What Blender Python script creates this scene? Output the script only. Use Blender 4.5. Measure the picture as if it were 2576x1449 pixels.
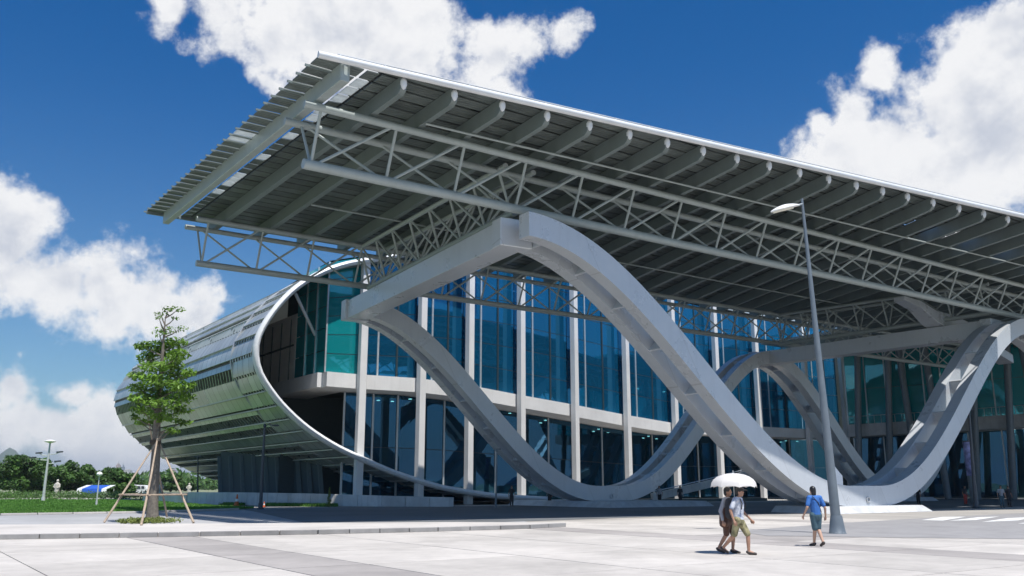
import bpy, bmesh, math, random
from mathutils import Vector, Matrix, noise as mnoise

random.seed(7)
R = math.radians
sc = bpy.context.scene
for o in list(bpy.data.objects): bpy.data.objects.remove(o)
COL = sc.collection

# ------------------------------------------------------------------ camera
FPX, CX, CY, YH, EYE = 2236.0, 1288.0, 724.5, 1223.0, 1.6      # measured on a 2576 x 1449 view of the photograph
PITCH = math.atan((YH - CY) / FPX)
cam = bpy.data.cameras.new('camera'); cam.sensor_width = 36; cam.lens = 36 * FPX / 2576
cam.clip_start = 0.1; cam.clip_end = 30000
co = bpy.data.objects.new('camera', cam); COL.objects.link(co)
co.location = (0, 0, EYE); co.rotation_euler = (math.pi / 2 + PITCH, 0, 0); sc.camera = co
FW = Vector((0, math.cos(PITCH), math.sin(PITCH))); UPV = Vector((0, -math.sin(PITCH), math.cos(PITCH)))
def ray(x, y): return Vector((1, 0, 0)) * (x - CX) - UPV * (y - CY) + FW * FPX
def gnd(x, y, z=0.0):
    r = ray(x, y); return Vector((0, 0, EYE)) + r * ((z - EYE) / r.z)
def at(x, y, d):
    r = ray(x, y); return Vector((0, 0, EYE)) + r * (d / r.y)

# ------------------------------------------------------------------ sky, sun, exposure
SUN_EL = R(67.0); SH = Vector((-0.52, 0.854, 0)).normalized()     # horizontal direction in which shadows fall
sun_dir = (-SH) * math.cos(SUN_EL) + Vector((0, 0, math.sin(SUN_EL)))
sl = bpy.data.lights.new('sun', 'SUN'); sl.energy = 5.0; sl.angle = R(0.5); sl.color = (1, 0.96, 0.9)
so = bpy.data.objects.new('sun', sl); COL.objects.link(so); so.location = (0, 0, 80)
so.rotation_euler = sun_dir.to_track_quat('Z', 'Y').to_euler()
sc.view_settings.view_transform = 'Standard'; sc.view_settings.look = 'None'
sc.view_settings.exposure = 0.2; sc.view_settings.gamma = 1.0; sc.view_settings.use_curve_mapping = False

class NT:
    def __init__(s, tree): s.t = tree
    def n(s, typ, **kw):
        nd = s.t.nodes.new(typ)
        for k, v in kw.items():
            if k.startswith('i_'):
                nd.inputs[int(k[2:])].default_value = v
            else: setattr(nd, k, v)
        return nd
    def l(s, a, b): s.t.links.new(a, b)
    def math(s, op, a, b=None, clamp=False):
        nd = s.t.nodes.new('ShaderNodeMath'); nd.operation = op; nd.use_clamp = clamp
        for i, v in enumerate((a, b)):
            if v is None: continue
            if isinstance(v, (int, float)): nd.inputs[i].default_value = v
            else: s.l(v, nd.inputs[i])
        return nd.outputs[0]
    def vmath(s, op, a, b=None):
        nd = s.t.nodes.new('ShaderNodeVectorMath'); nd.operation = op
        for i, v in enumerate((a, b)):
            if v is None: continue
            if isinstance(v, (tuple, Vector)): nd.inputs[i].default_value = v
            else: s.l(v, nd.inputs[i])
        return nd
    def noise(s, vec, scale, detail=4, rough=.55, dist=0.0):
        nd = s.n('ShaderNodeTexNoise'); nd.inputs['Scale'].default_value = scale; nd.inputs['Detail'].default_value = detail
        nd.inputs['Roughness'].default_value = rough; nd.inputs['Distortion'].default_value = dist
        if vec is not None: s.l(vec, nd.inputs['Vector'])
        return nd
    def mapr(s, v, a, b, c=0.0, d=1.0, smooth=False):
        nd = s.n('ShaderNodeMapRange'); nd.interpolation_type = 'SMOOTHSTEP' if smooth else 'LINEAR'; nd.clamp = True
        s.l(v, nd.inputs[0])
        for i, q in enumerate((a, b, c, d)): nd.inputs[1 + i].default_value = q
        return nd.outputs[0]
    def mixc(s, f, a, b, typ='MIX'):
        nd = s.n('ShaderNodeMix', data_type='RGBA', blend_type=typ)
        if isinstance(f, (int, float)): nd.inputs[0].default_value = f
        else: s.l(f, nd.inputs[0])
        for i, v in ((6, a), (7, b)):
            if isinstance(v, tuple): nd.inputs[i].default_value = v
            else: s.l(v, nd.inputs[i])
        return nd.outputs[2]

world = bpy.data.worlds.new('World'); sc.world = world; world.use_nodes = True
def build_world():
    t = world.node_tree; t.nodes.clear(); W = NT(t)
    out = W.n('ShaderNodeOutputWorld'); bg = W.n('ShaderNodeBackground'); bg.inputs[1].default_value = 0.082
    W.l(bg.outputs[0], out.inputs[0])
    sky = W.n('ShaderNodeTexSky', sky_type='NISHITA'); sky.sun_disc = False
    sky.sun_elevation = SUN_EL; sky.sun_rotation = math.atan2(sun_dir.x, sun_dir.y)
    sky.air_density = 1.0; sky.dust_density = 0.6; sky.ozone_density = 2.5; sky.altitude = 0
    tc = W.n('ShaderNodeTexCoord'); d = W.vmath('NORMALIZE', tc.outputs['Generated']).outputs[0]
    sep = W.n('ShaderNodeSeparateXYZ'); W.l(d, sep.inputs[0]); zz = sep.outputs[2]
    # a clear tropical sky seen through a polariser: deeper, more saturated overhead
    tint = W.mixc(W.mapr(zz, 0.02, 0.5, smooth=True), (0.72, 1.0, 1.15, 1), (0.0, 0.58, 1.12, 1))
    clear = W.mixc(1.0, sky.outputs[0], tint, 'MULTIPLY')
    # cumulus: soft bodies placed by direction, broken up by fractal noise
    def dr(x, y): return ray(x, y).normalized()
    blobs = [(20, 610, .060), (60, 690, .055), (170, 715, .060), (285, 725, .065), (375, 745, .062), (450, 775, .045), (500, 810, .028),
             (560, 50, .075), (440, 15, .05), (690, 130, .065), (820, 80, .075), (930, 60, .075), (1000, 140, .085), (1100, 60, .05), (1240, 150, .07), (1320, 110, .045), (1410, 90, .032), (1270, 210, .035), (680, 225, .035),
             (2480, 330, .12), (2380, 430, .10), (2250, 400, .095), (2110, 400, .070), (2560, 150, .085), (2440, 220, .055), (2160, 270, .035), (2070, 300, .022), (2305, 105, .012), (2230, 190, .03), (1780, 170, .012), (1640, 250, .008),
             (40, 985, .038), (175, 1000, .035), (250, 1040, .045), (60, 1070, .05), (160, 1090, .055), (330, 1020, .035), (290, 1110, .06), (400, 1080, .05), ]
    wisps = [(70, 905, .04), (225, 875, .04), (2305, 105, .03), (1650, 250, .02), (1450, 150, .05), (620, 290, .04), (1530, 60, .03)]
    blobs = [(dr(x, y), r * (1.15 if y < 260 and x < 1500 else 1.0), (.55 if x < 740 else .72 if x > 1150 else .95) if (y < 260 and x < 1500) else .8 if y > 960 else 1.0) for x, y, r in blobs if r > .014] + [(dr(x, y), r * 1.3, .12) for x, y, r in wisps]
    n1 = W.noise(d, 6.5, 10, .58, .15); n2 = W.noise(d, 24, 7, .62)
    nw = W.noise(d, 9, 5, .55)
    warp = W.vmath('SCALE', W.vmath('SUBTRACT', nw.outputs['Color'], (.5, .5, .5)).outputs[0]); warp.inputs[3].default_value = .06
    dw = W.vmath('ADD', d, warp.outputs[0]).outputs[0]
    field = None
    for v, r, wt in blobs:
        q = W.math('DIVIDE', W.vmath('DISTANCE', dw, v).outputs['Value'], r)
        q = W.math('SUBTRACT', wt, q)
        field = q if field is None else W.math('MAXIMUM', field, q)
    # the same kind of cumulus goes on all round, outside the view too
    fwd = W.vmath('DOT_PRODUCT', d, tuple(FW)).outputs['Value']
    n4 = W.noise(W.vmath('ADD', d, (3.1, 7.7, 1.3)).outputs[0], 2.6, 3, .5)
    around = W.math('SUBTRACT', W.math('MULTIPLY', n4.outputs[0], 3.2), W.math('ADD', 1.9, W.mapr(fwd, .70, .86, 0.0, 2.0)))
    field = W.math('MAXIMUM', field, around); field = W.math('MAXIMUM', field, -0.8)
    dens = W.math('ADD', W.math('MULTIPLY', field, 1.25), W.math('MULTIPLY', W.math('SUBTRACT', n2.outputs[0], .5), 1.9))
    dens = W.math('ADD', dens, W.math('MULTIPLY', W.math('SUBTRACT', n1.outputs[0], .5), 2.7))
    cov = W.mapr(dens, -0.06, 0.55, smooth=True)
    # thicker and lower parts are greyer, thin sunlit edges white
    n3 = W.noise(W.vmath('ADD', d, (.006, -.004, .022)).outputs[0], 6.5, 10, .58, .15)
    shade = W.math('ADD', W.mapr(dens, .3, 1.7, .12, .62), W.math('MULTIPLY', W.math('SUBTRACT', n3.outputs[0], n1.outputs[0]), 3.4))
    low = W.mapr(zz, 0.04, .34); shade = W.math('ADD', shade, W.math('MULTIPLY', W.math('SUBTRACT', 1.0, low), .14))
    ccol = W.mixc(W.mapr(shade, .12, .95, smooth=True), (10.2, 10.2, 10.25, 1), (6.3, 6.7, 7.6, 1))
    hazew = W.mapr(zz, 0.0, 0.10, .75, 0.0, smooth=True)
    clear = W.mixc(hazew, clear, (4.3, 4.9, 6.2, 1))
    W.l(W.mixc(W.math('MULTIPLY', cov, .96), clear, ccol), bg.inputs[0])
    world.cycles.sampling_method = 'MANUAL'; world.cycles.sample_map_resolution = 512
build_world()

# ------------------------------------------------------------------ materials
MATS = {}
def mat(name, col, rough=.6, metal=0.0, var=.12, scale=3.0, bump=0.0, bscale=40.0, spec=.5, streak=0.0, coord='Object', col2=None, detail=6, trans=0.0):
    m = bpy.data.materials.new(name); m.use_nodes = True; t = m.node_tree; N = NT(t)
    b = t.nodes['Principled BSDF']; b.inputs['Roughness'].default_value = rough; b.inputs['Metallic'].default_value = metal
    b.inputs['Specular IOR Level'].default_value = spec
    tc = N.n('ShaderNodeTexCoord'); v = tc.outputs[coord]
    nz = N.noise(v, scale, detail, .6)
    c0 = (*[c * (1 - var) for c in col], 1); c1 = (*[min(1, c * (1 + var)) for c in (col2 or col)], 1)
    f = N.mapr(nz.outputs[0], .3, .7)
    c = N.mixc(f, c0, c1)
    if streak:
        mp = N.n('ShaderNodeMapping'); mp.inputs['Scale'].default_value = (1.3, 1.3, .10); N.l(v, mp.inputs[0])
        s2 = N.noise(mp.outputs[0], 2.2, 7, .65)
        c = N.mixc(N.mapr(s2.outputs[0], .52, .78, 0, streak), c, (*[x * .45 for x in col], 1))
    N.l(c, b.inputs['Base Color'])
    rv = N.mapr(nz.outputs[0], .25, .75, max(.02, rough - .08), min(1, rough + .1)); N.l(rv, b.inputs['Roughness'])
    if bump:
        bn = N.noise(v, bscale, 4, .6); bp = N.n('ShaderNodeBump'); bp.inputs['Strength'].default_value = bump; bp.inputs['Distance'].default_value = .02
        N.l(bn.outputs[0], bp.inputs['Height']); N.l(bp.outputs[0], b.inputs['Normal'])
    if trans:
        tr = N.n('ShaderNodeBsdfTranslucent'); N.l(c, tr.inputs[0]); mx = N.n('ShaderNodeMixShader'); mx.inputs[0].default_value = trans
        N.l(b.outputs[0], mx.inputs[1]); N.l(tr.outputs[0], mx.inputs[2]); N.l(mx.outputs[0], t.nodes['Material Output'].inputs[0])
    MATS[name] = m; return m

mat('arch_steel', (.57, .60, .635), .30, .15, .035, .5, 0, 60, streak=.16)
mat('truss_steel', (.36, .405, .40), .4, 0, .08, 1.2, streak=.12)
mat('rib_steel', (.18, .215, .21), .45, 0, .10, .8, streak=.1)
mat('deck', (.155, .18, .17), .5, .25, .22, 1.6, .12, 18)
mat('deck_dark', (.05, .055, .055), .8)
mat('deck_light', (.62, .65, .65), .5, trans=.6)
mat('gutter', (.74, .75, .76), .35, 0, .06, 2)
mat('galvanised', (.5, .52, .54), .4, .5, .1, 4)
mat('concrete_white', (.74, .73, .72), .7, 0, .06, .5, .05, 25, streak=.2)
mat('concrete_wall', (.60, .60, .59), .8, 0, .14, .6, .2, 12, streak=.5)
mat('concrete_plinth', (.55, .56, .57), .75, 0, .16, 1.2, .2, 14, streak=.3)
mat('beige_wall', (.86, .82, .76), .8, 0, .1, .7, .1, 10, streak=.25)
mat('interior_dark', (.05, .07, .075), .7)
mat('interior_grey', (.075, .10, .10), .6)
mat('shell_inner', (.20, .205, .20), .6)
mat('slot_dark', (.02, .022, .022), .5)
mat('frame_dark', (.05, .07, .08), .35, .3)
mat('frame_light', (.55, .58, .6), .35, .4)
mat('pole_grey', (.17, .20, .225), .42, .2, .1, 2, streak=.2)
mat('pole_pale', (.6, .62, .62), .4, .2)
mat('pole_dark', (.06, .07, .085), .4, .2)
mat('lamp_white', (.8, .8, .78), .3)
mat('lamp_lens', (.75, .72, .6), .25)
mat('slab', (.56, .522, .482), .85, 0, .10, .35, .15, 50, coord='Object')
mat('slab_grey', (.40, .368, .348), .85, 0, .10, .5, .15, 50)
mat('plaza', (.40, .375, .345), .85, 0, .10, .12, .15, 30)
mat('road', (.40, .40, .41), .85, 0, .12, .15, .2, 40)
mat('road_grey', (.33, .32, .32), .85, 0, .12, .3, .2, 40)
mat('asphalt_shaded', (.17, .18, .19), .8, 0, .22, .2, .25, 60)
mat('paint', (.72, .72, .71), .7, 0, .12, 4)
mat('kerb', (.31, .30, .29), .85, 0, .12, 2.5, .25, 40, streak=.2)
mat('pavement', (.56, .525, .495), .85, 0, .08, .5, .15, 40)
mat('soil_lawn', (.09, .19, .035), .95, 0, .35, .4, .3, 20)
mat('terrain', (.20, .22, .13), .95, 0, .4, .02)
mat('hill_green', (.07, .10, .06), .95, 0, .4, .004)
mat('grass', (.10, .24, .035), .7, 0, .35, 1.2, trans=.25)
mat('leaf', (.085, .19, .022), .5, 0, .5, 1.3, col2=(.17, .30, .035), trans=.35)
mat('leaf_dark', (.030, .085, .014), .55, 0, .5, .5, col2=(.07, .15, .025), trans=.25)
mat('leaf_olive', (.17, .21, .045), .6, 0, .4, 3, trans=.25)
mat('bark', (.16, .14, .115), .9, 0, .35, 9, .6, 25)
mat('bark_dark', (.07, .055, .04), .9, 0, .3, 6)
mat('bamboo', (.40, .31, .23), .6, 0, .22, 4, .2, 20)
mat('orange', (.75, .16, .04), .5)
mat('white_plastic', (.8, .8, .8), .4)
mat('black_plastic', (.02, .018, .02), .45)
mat('skin', (.40, .22, .145), .55, 0, .08, 8)
mat('skin_pale', (.50, .31, .22), .55, 0, .08, 8)
mat('hair', (.012, .011, .012), .4)
mat('blue_shirt', (.035, .14, .42), .8, 0, .2, 9, .3, 14)
mat('teal_shorts', (.055, .11, .14), .8, 0, .2, 9, .3, 14)
mat('print_shirt', (.36, .46, .72), .8, 0, .55, 7, .2, 14, col2=(.75, .75, .8))
mat('grey_shirt', (.36, .36, .38), .8, 0, .12, 8, .3, 14)
mat('camo', (.17, .16, .08), .85, 0, .5, 9, .3, 14, col2=(.28, .25, .14))
mat('dark_cloth', (.03, .03, .035), .8, 0, .3, 8)
mat('brown_bag', (.10, .045, .03), .6, 0, .3, 8)
mat('umbrella', (.80, .77, .74), .7, 0, .04, 3, trans=.3)
mat('shoe', (.05, .04, .035), .6)
mat('red_cloth', (.45, .04, .03), .7)
mat('banner_purple', (.10, .10, .32), .6, 0, .45, 2.5, col2=(.35, .35, .6))
mat('blue_tarp', (.02, .10, .48), .5)
mat('stone_pale', (.58, .55, .48), .8, 0, .15, 3, .3, 15)
def corrugate(name, scale):
    m = MATS[name]; N = NT(m.node_tree); b = m.node_tree.nodes['Principled BSDF']; tc = N.n('ShaderNodeTexCoord')
    dp = N.vmath('DOT_PRODUCT', tc.outputs['Object'], (math.cos(R(55)) * -1, math.sin(R(55)), 0)).outputs['Value']
    wv = N.math('SINE', N.math('MULTIPLY', dp, scale)); bp = N.n('ShaderNodeBump'); bp.inputs['Strength'].default_value = .6; bp.inputs['Distance'].default_value = .04
    N.l(wv, bp.inputs['Height']); N.l(bp.outputs[0], b.inputs['Normal'])
def tower_mat(name, col):
    m = bpy.data.materials.new(name); m.use_nodes = True; N = NT(m.node_tree); b = m.node_tree.nodes['Principled BSDF']; b.inputs['Roughness'].default_value = .7
    tc = N.n('ShaderNodeTexCoord'); sp = N.n('ShaderNodeSeparateXYZ'); N.l(tc.outputs['Object'], sp.inputs[0])
    fl = N.math('GREATER_THAN', N.math('FRACT', N.math('DIVIDE', sp.outputs[2], 3.3)), .45)
    wi = N.math('GREATER_THAN', N.math('FRACT', N.math('DIVIDE', N.math('ADD', sp.outputs[0], sp.outputs[1]), 4.0)), .35)
    N.l(N.mixc(N.math('MULTIPLY', fl, wi), (*col, 1), (*[c * .45 for c in col], 1)), b.inputs['Base Color']); MATS[name] = m
tower_mat('tower_pale', (.62, .60, .58)); tower_mat('tower_pink', (.52, .42, .40)); tower_mat('tower_grey', (.32, .36, .42))

def metal_panel():
    m = bpy.data.materials.new('shell_metal'); m.use_nodes = True; t = m.node_tree; N = NT(t); b = t.nodes['Principled BSDF']
    oi = N.n('ShaderNodeObjectInfo'); tc = N.n('ShaderNodeTexCoord')
    nz = N.noise(tc.outputs['Object'], .6, 4, .6)
    c = N.mixc(oi.outputs['Random'], (.42, .45, .44, 1), (.60, .62, .61, 1)); c = N.mixc(N.mapr(nz.outputs[0], .35, .7, 0, .25), c, (.38, .41, .40, 1))
    vd = N.vmath('DOT_PRODUCT', tc.outputs['Object'], (-math.cos(R(55)), math.sin(R(55)), 0)).outputs['Value']
    jt = N.math('LESS_THAN', N.math('ABSOLUTE', N.math('SUBTRACT', N.math('FRACT', N.math('DIVIDE', vd, 1.35)), .5)), .028)
    wn = N.n('ShaderNodeTexWhiteNoise', noise_dimensions='2D'); cb = N.n('ShaderNodeCombineXYZ'); N.l(N.math('FLOOR', N.math('ADD', N.math('DIVIDE', vd, 1.35), .5)), cb.inputs[0]); N.l(oi.outputs['Random'], cb.inputs[1]); N.l(cb.outputs[0], wn.inputs['Vector'])
    cb2 = N.n('ShaderNodeCombineXYZ'); tn = N.mapr(wn.outputs[0], 0, 1, .86, 1.1); [N.l(tn, cb2.inputs[i]) for i in range(3)]
    c = N.mixc(1.0, c, cb2.outputs[0], 'MULTIPLY'); c = N.mixc(N.math('MULTIPLY', jt, .75), c, (.10, .11, .11, 1))
    N.l(c, b.inputs['Base Color']); b.inputs['Metallic'].default_value = .4
    N.l(N.mapr(oi.outputs['Random'], 0, 1, .26, .36), b.inputs['Roughness'])
    bn = N.noise(tc.outputs['Object'], 1.1, 2, .5); bp = N.n('ShaderNodeBump'); bp.inputs['Strength'].default_value = .12; bp.inputs['Distance'].default_value = .06
    N.l(bn.outputs[0], bp.inputs['Height']); N.l(bp.outputs[0], b.inputs['Normal']); MATS['shell_metal'] = m
metal_panel(); corrugate('deck', 30)
def vary(name, lo, hi, stain=.0, sc_=.25):
    # tone of each piece differs a little; broad stains and tyre rubber run across pieces in world space
    m = MATS[name]; N = NT(m.node_tree); b = m.node_tree.nodes['Principled BSDF']; src = b.inputs['Base Color'].links[0].from_socket
    oi = N.n('ShaderNodeObjectInfo'); geo = N.n('ShaderNodeNewGeometry')
    k = N.mapr(oi.outputs['Random'], 0, 1, lo, hi)
    n_ = N.noise(geo.outputs['Position'], sc_, 8, .65, .6); k = N.math('MULTIPLY', k, N.mapr(n_.outputs[0], .42, .72, 1.0, 1 - stain))
    n2 = N.noise(geo.outputs['Position'], 2.3, 6, .7); k = N.math('MULTIPLY', k, N.mapr(n2.outputs[0], .3, .75, 1.03, 1 - stain * .5))
    cb = N.n('ShaderNodeCombineXYZ'); [N.l(k, cb.inputs[i]) for i in range(3)]
    N.l(N.mixc(1.0, src, cb.outputs[0], 'MULTIPLY'), b.inputs['Base Color'])
vary('slab', .90, 1.06, .26); vary('slab_grey', .9, 1.08, .22); vary('plaza', 1, 1, .2); vary('road', 1, 1, .25, .12); vary('asphalt_shaded', 1, 1, .3, .1); vary('road_grey', 1, 1, .25, .3); vary('pavement', .95, 1.03, .18); vary('kerb', .82, 1.1, .2)
vary('deck', .72, 1.2, .15); vary('concrete_wall', .9, 1.05, .2)
def seams(name, pitch):
    # butt welds across the girders, rubbed paint and rain streaks
    m = MATS[name]; N = NT(m.node_tree); b = m.node_tree.nodes['Principled BSDF']; src = b.inputs['Base Color'].links[0].from_socket
    geo = N.n('ShaderNodeNewGeometry'); dp = N.vmath('DOT_PRODUCT', geo.outputs['Position'], (math.sin(R(55)), math.cos(R(55)), .55)).outputs['Value']
    fr = N.math('FRACT', N.math('DIVIDE', dp, pitch)); ln = N.math('LESS_THAN', N.math('ABSOLUTE', N.math('SUBTRACT', fr, .5)), .005)
    pl_ = N.math('FLOOR', N.math('DIVIDE', dp, pitch)); wn = N.n('ShaderNodeTexWhiteNoise', noise_dimensions='1D'); N.l(N.math('FLOOR', N.math('ADD', N.math('DIVIDE', dp, pitch), .5)), wn.inputs['W'])
    tone = N.mapr(wn.outputs[0], 0, 1, .97, 1.03); cb = N.n('ShaderNodeCombineXYZ'); [N.l(tone, cb.inputs[i]) for i in range(3)]
    c = N.mixc(1.0, src, cb.outputs[0], 'MULTIPLY'); c = N.mixc(N.math('MULTIPLY', ln, .30), c, (.22, .22, .22, 1)); N.l(c, b.inputs['Base Color'])
    bp = N.n('ShaderNodeBump'); bp.inputs['Strength'].default_value = .5; bp.inputs['Distance'].default_value = .01; N.l(ln, bp.inputs['Height']); N.l(bp.outputs[0], b.inputs['Normal'])
seams('arch_steel', 4.3)
def glass(name, tr, gl, ior=2.0, base=0.0, body=None, bf=0.0):
    m = bpy.data.materials.new(name); m.use_nodes = True; t = m.node_tree; t.nodes.remove(t.nodes['Principled BSDF']); N = NT(t)
    oi = N.n('ShaderNodeObjectInfo'); tc = N.n('ShaderNodeTexCoord')
    nz = N.noise(tc.outputs['Object'], .8, 2, .5)
    a = N.n('ShaderNodeBsdfTransparent'); a.inputs[0].default_value = (*tr, 1)
    g = N.n('ShaderNodeBsdfGlossy'); g.inputs['Roughness'].default_value = .015
    N.l(N.mixc(oi.outputs['Random'], (*[c * .85 for c in gl], 1), (*gl, 1)), g.inputs[0])
    bp = N.n('ShaderNodeBump'); bp.inputs['Strength'].default_value = .05; bp.inputs['Distance'].default_value = .03
    N.l(nz.outputs[0], bp.inputs['Height']); N.l(bp.outputs[0], g.inputs['Normal'])
    fr = N.n('ShaderNodeFresnel'); fr.inputs[0].default_value = ior
    mx = N.n('ShaderNodeMixShader'); N.l(N.math('ADD', fr.outputs[0], base, True), mx.inputs[0]); N.l(a.outputs[0], mx.inputs[1]); N.l(g.outputs[0], mx.inputs[2])
    res = mx.outputs[0]
    if body:                                                   # tinted glass; diffuse colour also put in for the sky's reflection
        df = N.n('ShaderNodeBsdfDiffuse'); N.l(N.mixc(oi.outputs['Random'], (*[c * .75 for c in body], 1), (*body, 1)), df.inputs[0])
        m2 = N.n('ShaderNodeMixShader'); m2.inputs[0].default_value = bf; N.l(res, m2.inputs[1]); N.l(df.outputs[0], m2.inputs[2]); res = m2.outputs[0]
    N.l(res, t.nodes['Material Output'].inputs[0]); MATS[name] = m
glass('glass_blue', (.05, .30, .45), (.14, .52, .78), 2.0, .38, (.006, .135, .29), .42)
glass('glass_teal', (.12, .55, .58), (.40, .88, .92), 1.7, .30, (.01, .46, .50), .46)
glass('glass_low', (.06, .20, .25), (.18, .46, .74), 1.8, .16, (.01, .08, .14), .15)

# ------------------------------------------------------------------ helpers
def mesh_obj(name, verts, faces, m, parent=None, smooth=False, sharp=None):
    me = bpy.data.meshes.new(name); me.from_pydata([tuple(v) for v in verts], [], faces); me.update()
    if smooth:
        for p in me.polygons: p.use_smooth = True
    return link(name, me, m, parent)
def link(name, me, m=None, parent=None):
    o = bpy.data.objects.new(name, me); COL.objects.link(o)
    if m and not me.materials: me.materials.append(MATS[m])
    if parent is not None:
        o.parent = parent; b = parent
        loc = Vector((0, 0, 0))
        while b is not None:
            loc -= b.location; b = b.parent
        o.location = loc
    return o
def thing(name, label, cat, loc=(0, 0, 0), group=None):
    o = bpy.data.objects.new(name, None); COL.objects.link(o); o.location = loc; o.empty_display_size = .3
    return tag(o, label, cat, group)
def sub(name, parent):
    o = bpy.data.objects.new(name, None); COL.objects.link(o); o.parent = parent; o.empty_display_size = .2; return o
def tag(o, label=None, cat=None, group=None, kind=None):
    if label: o['label'] = label
    if cat: o['category'] = cat
    if group: o['group'] = group
    if kind: o['kind'] = kind
    return o

class MB:
    """collects pieces of geometry in world space"""
    def __init__(s): s.v = []; s.f = []
    def add(s, vs, fs):
        k = len(s.v); s.v += [Vector(v) for v in vs]; s.f += [tuple(i + k for i in f) for f in fs]; return s
    def box(s, c, ax, ay, az):           # centre and three half vectors
        c, ax, ay, az = map(Vector, (c, ax, ay, az))
        vs = [c + ax * i + ay * j + az * k for i in (-1, 1) for j in (-1, 1) for k in (-1, 1)]
        return s.add(vs, [(0, 1, 3, 2), (4, 6, 7, 5), (0, 4, 5, 1), (2, 3, 7, 6), (0, 2, 6, 4), (1, 5, 7, 3)])
    def beam(s, a, b, w, h, up=Vector((0, 0, 1))):
        a, b = Vector(a), Vector(b); d = (b - a).normalized(); x = d.cross(up).normalized(); y = x.cross(d).normalized()
        return s.box((a + b) / 2, d * ((b - a).length / 2), x * w / 2, y * h / 2)
    def tube(s, a, b, r, r2=None, n=8, caps=True):
        a, b = Vector(a), Vector(b); r2 = r if r2 is None else r2
        d = (b - a).normalized(); x = d.orthogonal().normalized(); y = d.cross(x)
        vs = []
        for p, q in ((a, r), (b, r2)):
            vs += [p + (x * math.cos(2 * math.pi * i / n) + y * math.sin(2 * math.pi * i / n)) * q for i in range(n)]
        fs = [(i, (i + 1) % n, n + (i + 1) % n, n + i) for i in range(n)]
        if caps: fs += [tuple(range(n - 1, -1, -1)), tuple(range(n, 2 * n))]
        return s.add(vs, fs)
    def path(s, pts, radii, n=8):
        pts = [Vector(p) for p in pts]
        if not isinstance(radii, (list, tuple)): radii = [radii] * len(pts)
        vs = []; x = None
        for i, p in enumerate(pts):
            d = (pts[min(i + 1, len(pts) - 1)] - pts[max(i - 1, 0)]).normalized()
            x = d.orthogonal().normalized() if x is None else (x - d * x.dot(d)).normalized()
            y = d.cross(x)
            vs += [p + (x * math.cos(2 * math.pi * k / n) + y * math.sin(2 * math.pi * k / n)) * radii[i] for k in range(n)]
        fs = []
        for i in range(len(pts) - 1):
            fs += [(i * n + k, i * n + (k + 1) % n, (i + 1) * n + (k + 1) % n, (i + 1) * n + k) for k in range(n)]
        fs += [tuple(range(n - 1, -1, -1)), tuple(range((len(pts) - 1) * n, len(pts) * n))]
        return s.add(vs, fs)
    def loft(s, rings, closed=True, caps=True):
        n = len(rings[0]); vs = [v for r in rings for v in r]; fs = []
        for i in range(len(rings) - 1):
            for k in range(n if closed else n - 1):
                fs.append((i * n + k, i * n + (k + 1) % n, (i + 1) * n + (k + 1) % n, (i + 1) * n + k))
        if caps: fs += [tuple(range(n - 1, -1, -1)), tuple(range((len(rings) - 1) * n, len(rings) * n))]
        return s.add(vs, fs)
    def lathe(s, c, prof, n=16, axis=Vector((0, 0, 1))):
        c = Vector(c); d = axis.normalized(); x = d.orthogonal().normalized(); y = d.cross(x)
        return s.loft([[c + d * h + (x * math.cos(2 * math.pi * k / n) + y * math.sin(2 * math.pi * k / n)) * max(r, .001) for k in range(n)] for r, h in prof])
    def ell(s, c, r, n=10, rot=None):
        c = Vector(c); rings = []
        for i in range(n // 2 + 1):
            t = math.pi * i / (n // 2); rr = max(math.sin(t), .01)
            rings.append([c + (rot or Matrix.Identity(3)) @ Vector((r[0] * rr * math.cos(2 * math.pi * k / n), r[1] * rr * math.sin(2 * math.pi * k / n), -r[2] * math.cos(t))) for k in range(n)])
        return s.loft(rings)
    def prism(s, pts, z0, z1):
        n = len(pts); vs = [Vector((p[0], p[1], z0)) for p in pts] + [Vector((p[0], p[1], z1)) for p in pts]
        return s.add(vs, [tuple(range(n - 1, -1, -1)), tuple(range(n, 2 * n))] + [(i, (i + 1) % n, n + (i + 1) % n, n + i) for i in range(n)])
    def build(s, name, m, parent=None, smooth=False, bevel=0):
        o = mesh_obj(name, s.v, s.f, m, parent, smooth)
        me = o.data
        bm = bmesh.new(); bm.from_mesh(me); bmesh.ops.recalc_face_normals(bm, faces=bm.faces)
        if bevel: bmesh.ops.bevel(bm, geom=list(bm.edges), offset=bevel, segments=1, affect='EDGES', clamp_overlap=True)
        if smooth:
            for e in bm.edges:
                if len(e.link_faces) == 2 and e.calc_face_angle(0) > .7: e.smooth = False
        bm.to_mesh(me); bm.free(); return o

# structure axes: U along the canopy, V away from the camera to the left
PH = R(55); U3 = Vector((math.sin(PH), math.cos(PH), 0)); V3 = Vector((-math.cos(PH), math.sin(PH), 0)); Z3 = Vector((0, 0, 1))
T0 = gnd(2170, 1286.5)
def P(u, v, z=0.0): return T0 + U3 * u + V3 * v + Z3 * z
def to_uv(p): d = Vector(p) - T0; return d.dot(U3), d.dot(V3)
def poly(name, pts, z, m, label=None, cat=None, kind='structure'):
    vs = [(p[0], p[1], z) for p in pts]
    o = mesh_obj(name, vs, [tuple(range(len(vs)))], m)
    if o.data.polygons[0].normal.z < 0: o.data.flip_normals()
    return tag(o, label, cat, None, kind)

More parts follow.
